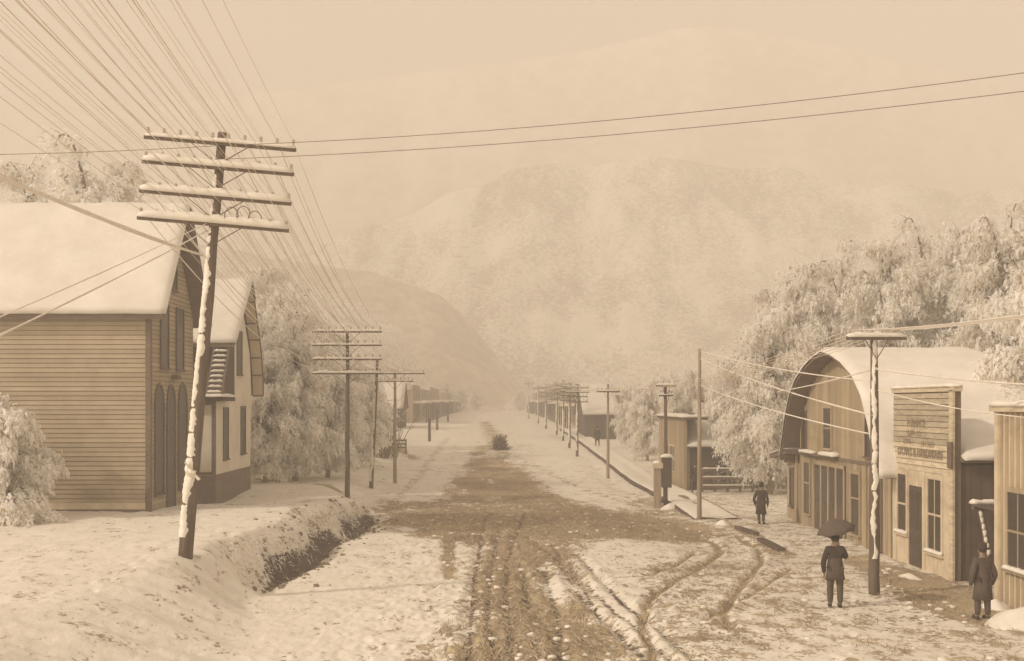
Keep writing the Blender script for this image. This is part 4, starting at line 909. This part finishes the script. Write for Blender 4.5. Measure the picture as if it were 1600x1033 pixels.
# ---------------------------------------------------------------- wires
def wire(a, b, sag, label, group, r=.012, m='wire', seg=16, lumps=0.0):
    a, b = Vector(a), Vector(b); c = (a+b)/2; pts = []
    for k in range(seg+1):
        t = k/seg; pts.append(a.lerp(b, t)-Vector((0, 0, 4*sag*t*(1-t)))-c)
    rr = [r*(1+lumps*random.uniform(-1, 1)) for _ in pts]
    me = MB().tube(pts, rr, 5).mesh('wire', M[m], True); o = thing('wire', label, 'wire', group, c, me); return o
ORD = ['leftmost', 'second', 'third', 'fourth', 'fifth', 'sixth', 'seventh', 'eighth', 'ninth', 'rightmost']
def od(k, n=10): return 'leftmost' if k == 0 else 'rightmost' if k == n-1 else ORD[k]+' from the left'
names = ['topmost', 'second', 'third', 'lowest']
for ai in range(4):
    for k in range(10):
        a = I1[ai][k]; x = -4.1+(k-4.5)*.42
        wire(a, (x, -13, a.z+.9-.05*ai+.1*random.random()), .35+.25*random.random(), f'{od(k)} overhead wire toward us from the {names[ai]} big pole crossarm', f'wires toward us from the {names[ai]} crossarm', .0045 if ai < 2 else .0065, 'wire' if ai < 2 or k % 3 else 'wire_snow', 26, .25)
        wire(a, IB[ai][k], .35+.5*random.random(), f'{od(k)} wire going on down the street from the {names[ai]} crossarm', f'wires onward from the {names[ai]} crossarm', .009 if k % 2 else .014, 'wire_snow', 18, .35)
for ai in range(2):
    for k in range(10): wire(IB[ai+2][k], ID[ai][k], .25+.2*random.random(), f'{od(k)} wire from the {names[ai+2]} dark pole crossarm to the pale pole', 'wires along the left line', .014, 'wire_snow')
top1 = A1(H1-.35)
wire(top1, (12.6, 22, ZY(86, 22)), .28, 'upper dark wire crossing high above the street', None, .008, 'pole', 24)
wire(A1(H1-.7), (12.6, 22, ZY(117, 22)), .25, 'lower dark wire crossing high above the street', None, .008, 'pole', 24)
wire(top1, (-20, 27, 11.0), .2, 'dark wire leaving the big pole top toward the left', None, .007, 'pole')
w0 = A1(8.6)
def from_px(px, py, Y): return ((px-VX)*Y/F, Y, ZY(py, Y))
def ext(a, b, k): a, b = Vector(a), Vector(b); return a.lerp(b, k)
wire(from_px(318, 399, 29.4), ext(from_px(303, 392, 29.4), from_px(-60, 212, 12), 2.1), .25, 'thick snow rope of a cable slanting up from the big pole', None, .036, 'wire_snow', 26, .25)
wire(from_px(324, 360, 29.4), ext(from_px(324, 360, 29.4), from_px(-40, 528, 14), 1.8), .12, 'upper snowy service wire drooping across the roof to the left edge', None, .017, 'wire_snow', 20, .3)
wire(from_px(325, 348, 29.4), ext(from_px(325, 348, 29.4), from_px(-40, 498, 15), 1.8), .12, 'lower thin service wire drooping across the roof to the left edge', None, .012, 'wire_snow', 20, .3)
for k in range(6):
    a = IE[0][k]
    wire(a, (9.6+.5*k, -8, a.z+1.0+.15*k), .8, f'{od(k, 6)} snowy wire toward us from the near right crossarm', 'wires toward us from the near right crossarm', .013, 'wire_snow', 24, .3)
    wire(a, IH[0][k], .6, f'{od(k, 6)} thin wire from the near right crossarm up the street', 'wires up the street from the near right crossarm', .010, 'wire')
for k, (za, y1, Y1) in enumerate(((645, 560, 50), (675, 602, 50), (592, 548, 50))):
    wire(from_px(1364, za+4, 30.1), from_px(1093, y1, 50), .15, ['middle white wire sagging across the barn gable', 'lowest white wire sagging across the barn gable', 'highest white wire sagging across the barn gable'][k], None, .022, 'wire_snow', 18, .25)
wire(from_px(1370, 577, 30), from_px(1640, 603, 26), .05, 'stout wire from the near right pole toward the right edge', None, .022, 'wire_snow', 14, .2)
wire(from_px(1370, 575, 30), from_px(1215, 612, 38), .05, 'wire rising over the barn roof peak to the near right pole', None, .018, 'wire_snow', 14, .2)
wire(from_px(1372, 610, 30), from_px(1640, 655, 27), .12, 'thin snowy wire crossing the sign front', None, .016, 'wire_snow', 14, .2)
for i in range(len(IR)-1):
    for ai in range(min(len(IR[i]), len(IR[i+1]))):
        for k in (0, 2, 3, 5): wire(IR[i][ai][k], IR[i+1][ai][k], .3, 'faint wire between the closely spaced far right poles', 'wires between the far right poles', .012, 'pole', 6)
for k in range(6): wire(IH[0][k], IR[0][0][k], .3, f'{od(k, 6)} thin wire from the pale pole onward', 'wires beyond the pale pole', .012, 'wire', 8)

# ---------------------------------------------------------------- people
def skin_mesh(name, V, E, Rd, m, parent, root=0, sub=1):
    me = bpy.data.meshes.new(name); me.from_pydata([tuple(v) for v in V], E, []); me.materials.append(M[m])
    o = put(name, me, parent); md = o.modifiers.new('Skin', 'SKIN'); md.use_smooth_shade = True
    for i, r in enumerate(Rd):
        sv = me.skin_vertices[0].data[i]; sv.radius = (r, r) if not isinstance(r, tuple) else r; sv.use_root = (i == root)
    ss = o.modifiers.new('Sub', 'SUBSURF'); ss.levels = sub; ss.render_levels = sub; return o
def person(X, Y, label, h=1.75, rz=0.0, stride=.12, rarm=None, larm=None, coat='coat', legs='coat2', skirt=.45, hat='round', z=None):
    """faces local -Y; rz turns it. rarm / larm: hand positions"""
    z = gz1(X, Y) if z is None else z; k = h/1.75; o = thing('person', label, 'person', None, (X, Y, z)); o.rotation_euler.z = rz; o.scale = (k, k, k)
    la = larm or (.27, -.06, .80); ra = rarm or (-.27, -.06, .80)
    def elbow(s, hnd): sh = Vector((s*.19, 0, 1.42)); hv = Vector(hnd); m_ = sh.lerp(hv, .5); return m_+Vector((s*.07, .09, -.05 if hnd[2] < 1.1 else -.12))
    V = [(0, 0, .95), (0, .01, 1.15), (0, .01, 1.36), (0, 0, 1.47), (0, -.02, 1.60), (0, -.03, 1.69),
         (.10, 0, .90), (.11, -stride*.5, .49), (.11, -stride*.6, .09), (.12, -stride*.6-.15, .035),
         (-.10, 0, .90), (-.11, stride*.4, .49), (-.11, stride*.8, .09), (-.12, stride*.8-.15, .035)]
    Rd = [.13, .125, .145, .055, .088, .06, .10, .065, .045, .035, .10, .065, .045, .035]
    E = [(0, 1), (1, 2), (2, 3), (3, 4), (4, 5), (0, 6), (6, 7), (7, 8), (8, 9), (0, 10), (10, 11), (11, 12), (12, 13)]
    for s, hnd in ((1, la), (-1, ra)):
        b = len(V); hv = Vector(hnd); el = elbow(s, hnd); d = (hv-el).normalized(); side = Vector((0, 1, 0)) if abs(d.y) < .8 else Vector((1, 0, 0)); side = (side-d*side.dot(d)).normalized(); pn = d.cross(side)
        V += [(s*.17, 0, 1.41), tuple(el), tuple(hv), tuple(hv+d*.06)]; Rd += [.065, .045, .03, (.035, .022)]; E += [(2, b), (b, b+1), (b+1, b+2), (b+2, b+3)]
        for f, (off, ln) in enumerate(((-.03, .065), (-.01, .075), (.01, .07), (.03, .055))):
            c = len(V); p = hv+d*.08+side*off; V += [tuple(p), tuple(p+d*ln*.6+pn*.015), tuple(p+d*ln+pn*.035)]; Rd += [.010, .009, .008]; E += [(b+3, c), (c, c+1), (c+1, c+2)]
        c = len(V); p = hv+d*.02+side*-.035; V += [tuple(p), tuple(p+side*-.02+d*.04)]; Rd += [.011, .009]; E += [(b+2, c), (c, c+1)]
    skin_mesh('body', V, E, Rd, 'skin', o)
    # face
    fb = MB(); fb.blob((0, -.125, 1.625), (.014, .024, .024), 1, 6, 5, .05); 
    for s in (-1, 1): fb.blob((s*.092, -.02, 1.63), (.012, .022, .032), 2, 6, 5, .05)
    fb.build('nose_and_ears', M['skin'], o, True)
    eb = MB()
    for s in (-1, 1): eb.blob((s*.032, -.108, 1.65), (.012, .01, .008), 3, 6, 5, .0)
    eb.box((-.025, -.118, 1.575), (.025, -.105, 1.582)); eb.build('eyes_and_mouth', M['insul'], o)
    hb = MB(); hb.blob((0, .01, 1.665), (.098, .105, .09), 4, 10, 7, .06); hb.build('hair', M['coat'], o, True)
    # trousers, shoes
    T = [V[0], V[6], V[7], V[8], V[10], V[11], V[12]]; skin_mesh('trousers', T, [(0, 1), (1, 2), (2, 3), (0, 4), (4, 5), (5, 6)], [.14, .12, .085, .07, .12, .085, .07], legs, o)
    sb = MB()
    for q0 in (8, 12):
        x, y, zz = V[q0]; sb.blob((x, y-.07, .045), (.055, .15, .06), 7, 8, 6, .04)
    sb.build('shoe', M['coat'], o, True)
    # coat: torso + sleeves, then a flared skirt
    CV = [V[0], V[1], V[2], (0, 0, 1.46)]; CE = [(0, 1), (1, 2), (2, 3)]; CR = [.15, .145, .17, .075]
    for s, hnd in ((1, la), (-1, ra)):
        b = len(CV); el = elbow(s, hnd); CV += [(s*.175, 0, 1.405), tuple(el), tuple(Vector(hnd))]; CR += [.085, .068, .052]; CE += [(2, b), (b, b+1), (b+1, b+2)]
    skin_mesh('coat', CV, CE, CR, coat, o, sub=2)
    n = 16; rings = [(1.20, .165, .15), (.98, .19, .165), (.98-skirt*.5, .205, .165), (.98-skirt, .235, .19), (.98-skirt, .20, .16), (.95, .12, .1)]; vs = []; fs = []
    for (zz, a, b) in rings:
        for i in range(n):
            t = 6.2832*i/n; f = 1+.05*math.sin(5*t)*(zz < .8); vs.append((math.cos(t)*a*f, math.sin(t)*b*f, zz))
    for r_ in range(len(rings)-1):
        for i in range(n): fs.append((r_*n+i, r_*n+(i+1) % n, (r_+1)*n+(i+1) % n, (r_+1)*n+i))
    MB().add(vs, fs).build('coat_skirt', M[coat if skirt < .5 and coat != 'coat' else legs if skirt < .4 else coat], o, True)
    if hat:
        vs = []; fs = []; prof = [(.0, 1.83), (.07, 1.83), (.095, 1.80), (.10, 1.715), (.165, 1.705), (.17, 1.69), (.10, 1.69)]
        for r_, zz in prof:
            for i in range(14): t = 6.2832*i/14; vs.append((math.cos(t)*max(r_, .001), .005+math.sin(t)*max(r_, .001)*1.08, zz-.02))
        for j in range(len(prof)-1):
            for i in range(14): fs.append((j*14+i, j*14+(i+1) % 14, (j+1)*14+(i+1) % 14, (j+1)*14+i))
        MB().add(vs, fs).build('hat', M['coat'], o, True)
    return o
pX, pY = 8.47, 28.5
person(pX, pY, 'person in dark coat under an umbrella standing in the snowy street', 1.80, R(172), .06, rarm=(-.20, -.28, 1.22), larm=(.25, -.05, .82), skirt=.30)
def umbrella(loc, tilt, r, label):
    o = thing('umbrella', label, 'umbrella', None, loc); o.rotation_euler = tilt; n = 8; vs = [(0, 0, .30)]; fs = []; K = 5
    for j in range(1, K+1):
        q = j/K
        for i in range(n*2):
            t = math.pi*i/n; sc = 1 if i % 2 == 0 else 1-.10*q; zz = .30-.30*q**1.9+(0 if i % 2 == 0 else .02*q); vs.append((math.cos(t)*r*q*sc, math.sin(t)*r*q*sc, zz))
    m_ = 2*n
    for i in range(m_): fs.append((0, 1+i, 1+(i+1) % m_))
    for j in range(K-1):
        for i in range(m_): fs.append((1+j*m_+i, 1+(j+1)*m_+i, 1+(j+1)*m_+(i+1) % m_, 1+j*m_+(i+1) % m_))
    c = MB().add(vs, fs).build('canopy', M['umb'], o, True); c.modifiers.new('Solid', 'SOLIDIFY').thickness = .008
    rm = MB().tube([(0, 0, .28), (r*.5, 0, .20), (r*.98, 0, 0)], .006, 4).mesh('rib', M['insul'])
    for i in range(n): put('rib', rm, o, rot=(0, 0, 2*math.pi*i/n))
    MB().tube([(0, 0, .38), (0, 0, -.62)], .011, 6).build('stick', M['pole'], o)
    MB().tube([(0, 0, -.62), (0, 0, -.68), (.03, 0, -.72), (.06, 0, -.68)], .014, 6).build('handle', M['pole'], o); return o
umbrella((pX+.06, pY+.12, 1.86), (R(6), R(-14), 0), .50, 'dark umbrella held tilted above the person in the street')
person(11.25, 48.3, 'person in a long dark coat standing alone on the snow before the barn', 1.70, R(150), .05, skirt=.55)
person(11.35, 64.6, 'blurred dark figure before the plank shop opening', 1.75, R(200), .2, skirt=.5)
person(9.8, 108, 'small dark figure walking far up the boardwalk by the dark walled building', 1.75, R(10), .25, skirt=.5, z=gz1(9.8, 108)+.25)
person(11.35, 26.7, 'shadowy person standing by the snow heaps at the right edge', 1.72, R(190), .05, coat='coat2', legs='coat2', skirt=.5)

# ---------------------------------------------------------------- snow heaps and odds and ends
def heap(X, Y, r, label, seed):
    z = gz1(X, Y); mb = MB(); rd = random.Random(seed)
    n = 26; K = 9; vs = []; fs = []
    for j in range(K+1):
        for i in range(n):
            t = 6.2832*i/n; q = j/K; rr = r[0]*q*(1+.14*math.sin(2*t+seed)+.08*math.sin(5*t+seed*2)); zz = r[2]*(math.cos(q*math.pi/2))*(1+.22*math.sin(3*t+j*.9+seed)*q)
            vs.append((math.cos(t)*rr, math.sin(t)*rr*r[1]/r[0], zz-.12*q))
    for j in range(K):
        for i in range(n): fs.append((j*n+i, (j+1)*n+i, (j+1)*n+(i+1) % n, j*n+(i+1) % n))
    me = mb.add(vs, fs).mesh('snow_heap', M['snow'], True); thing('snow_heap', label, 'snow heap', None, (X, Y, z), me)
heap(12.05, 26.0, (.95, 1.1, .42), 'largest rounded snow heap at the bottom right corner', 2)
heap(12.35, 28.3, (.5, .6, .22), 'small snow heap against the batten storefront corner', 5)
heap(12.0, 33.2, (.4, .8, .12), 'thin snow ridge under the larger store window', 3)
heap(9.5, 47.6, (.45, .5, .22), 'low snow lump at the foot of the bare pale pole', 4)
heap(8.6, 55.6, (.6, .6, .28), 'dark edged snow lump right of the square post', 6)

# stones and clods along the ditch and straw scattered on the bare road
def tufts(n, box_px, thresh, mats, hgt, w, name, seed, flat=.5):
    r = np.random.default_rng(seed); Y = 1/r.uniform(1/20., 1/85., n*4) if False else r.uniform(20, 75, n*4)**1.0; X = r.uniform(-9, 12, n*4)
    D = dirt_mask(X, Y)+.5*(fbm(X*1.6, Y*1.3, 101)-.5); ok = (D > thresh); X, Y = X[ok][:n], Y[ok][:n]; n = len(X); Z = gz(X, Y)
    a = r.uniform(0, 6.28, n); a = np.where(r.random(n) < .55, np.pi/2+r.normal(size=n)*.35, a); L = r.uniform(.3, 1, n)*hgt; ev = r.uniform(0, flat, n)
    d = np.stack([np.cos(a), np.sin(a), ev], 1); s = np.stack([-np.sin(a), np.cos(a), 0*a], 1)*w; P = np.stack([X, Y, Z+.012], 1)
    V = np.stack([P-s, P+s, P+d*L[:, None]+s*.3, P+d*L[:, None]-s*.3], 1).reshape(-1, 3); Q = np.arange(4*n).reshape(-1, 4)
    o = put(name, arr_mesh(name, V, Q, mats, r.integers(0, len(mats), n))); return stuff(o)
tufts(30000, None, .50, [M['straw'], M['straw'], M['dirt']], .22, .010, 'straw', 1)
tufts(16000, None, .50, [M['dirt'], M['straw'], M['bark']], .10, .012, 'trampled_weeds', 2, .5)
x_, y_ = pg([(781, 703)])[0]; o = thing('brush_heap', 'dark upright heap of brush on the street far ahead', 'brush heap', None, (x_, y_, gz1(x_, y_)))
mb = MB(); rd_ = random.Random(5)
for k in range(220):
    b_ = Vector((rd_.gauss(0, .32), rd_.gauss(0, .4), 0)); mb.bar(b_, b_+Vector((rd_.gauss(.05, .25), rd_.gauss(0, .3), rd_.uniform(.15, 1.5)*math.exp(-b_.x**2*3))), .045)
stuff(mb.build('branches', M['trim_dark'], o))
def hay(n, seed):                            # long flattened stalks dragged along the wheel tracks
    r = np.random.default_rng(seed); Y = r.uniform(20, 58, n*4); X = r.uniform(-4, 8, n*4); D = dirt_mask(X, Y); ok = D > .55; X, Y = X[ok][:n], Y[ok][:n]; n = len(X)
    a = np.pi/2+.35*np.sin(X*1.3+Y*.25)+r.normal(size=n)*.28+.25*(X-1)/4*(Y < 34)*-1; L = r.uniform(.25, 1.0, n); w = r.uniform(.006, .014, n); V = []
    for t in (0, .5, 1):
        x = X+np.cos(a+t*.2)*L*t; y = Y+np.sin(a+t*.2)*L*t; z = gz(x, y)+.02+.05*t*(1-t)
        V.append(np.stack([x-np.sin(a)*w, y+np.cos(a)*w, z], 1)); V.append(np.stack([x+np.sin(a)*w, y-np.cos(a)*w, z], 1))
    V = np.stack(V, 1).reshape(-1, 3); b = (np.arange(n)*6)[:, None]; Q = np.stack([b+np.array([0, 1, 3, 2]), b+np.array([2, 3, 5, 4])], 1).reshape(-1, 4)
    return stuff(put('hay', arr_mesh('hay', V, Q, [M['straw'], M['cream'], M['bark']], np.repeat(r.choice(3, n, p=[.5, .2, .3]), 2))))
hay(5000, 6)
r = np.random.default_rng(9); mb = MB(); n = 0
while n < 320:
    Y = r.uniform(31.5, 51.5); X = float(xe_(Y))+r.normal()*.55; z = gz1(X, Y); s_ = r.uniform(.03, .11)
    mb.blob((X, Y, z), (s_, s_, s_*.7), n, 5, 4, .3); n += 1
stuff(mb.build('clods', M['dirt'])); mb = MB(); n = 0
while n < 1500:
    Y = 1/r.uniform(1/60, 1/20); X = r.uniform(-10, 12); D_ = dirt_mask(np.array([X]), np.array([Y]))[0]; s_ = r.uniform(.03, .10)
    if r.random() < (D_-.32)*1.5: mb.blob((X, Y, gz1(X, Y)+.0), (s_*1.3, s_, s_*.6), n, 5, 4, .35)
    n += 1
stuff(mb.build('snow_lumps', M['snow'], None, True))
# icy grass fringe hanging over the ditch edge
n = 1300; Y = r.uniform(31.5, 51.8, n); X = xe_(Y)+1.0*(fbm(Y*.9, Y*0+3, 5)-.5)-.62+r.normal(size=n)*.18; P = np.stack([X, Y, gz(X, Y)+.05], 1)
Dn = np.stack([np.ones(n)*.8+r.normal(size=n)*.3, r.normal(size=n)*.5, .3+r.normal(size=n)*.3], 1); Dn /= np.linalg.norm(Dn, axis=1)[:, None]
V, Q, K = spray_arrays(P, Dn, r.uniform(.08, .28, n), r.uniform(.015, .035, n), .5)
stuff(put('bank_grass', arr_mesh('bank_grass', V, Q, [M['spray_snow'], M['leaf'], M['leaf2']], K)))

# ---------------------------------------------------------------- air
me = bpy.data.meshes.new('haze'); bx_ = MB().box((-1900, -90, -8), (1900, 1400, 330)); me.from_pydata(bx_.v, [], bx_.f)
hm = bpy.data.materials.new('haze'); hm.use_nodes = True; hn = hm.node_tree; hn.nodes.clear()
pv = hn.nodes.new('ShaderNodeVolumePrincipled'); pv.inputs['Color'].default_value = (.97, .945, .91, 1); pv.inputs['Density'].default_value = HAZE; pv.inputs['Anisotropy'].default_value = 0.0
ho = hn.nodes.new('ShaderNodeOutputMaterial'); hn.links.new(pv.outputs[0], ho.inputs['Volume']); me.materials.append(hm)
if HAZE > 0: stuff(put('haze', me))
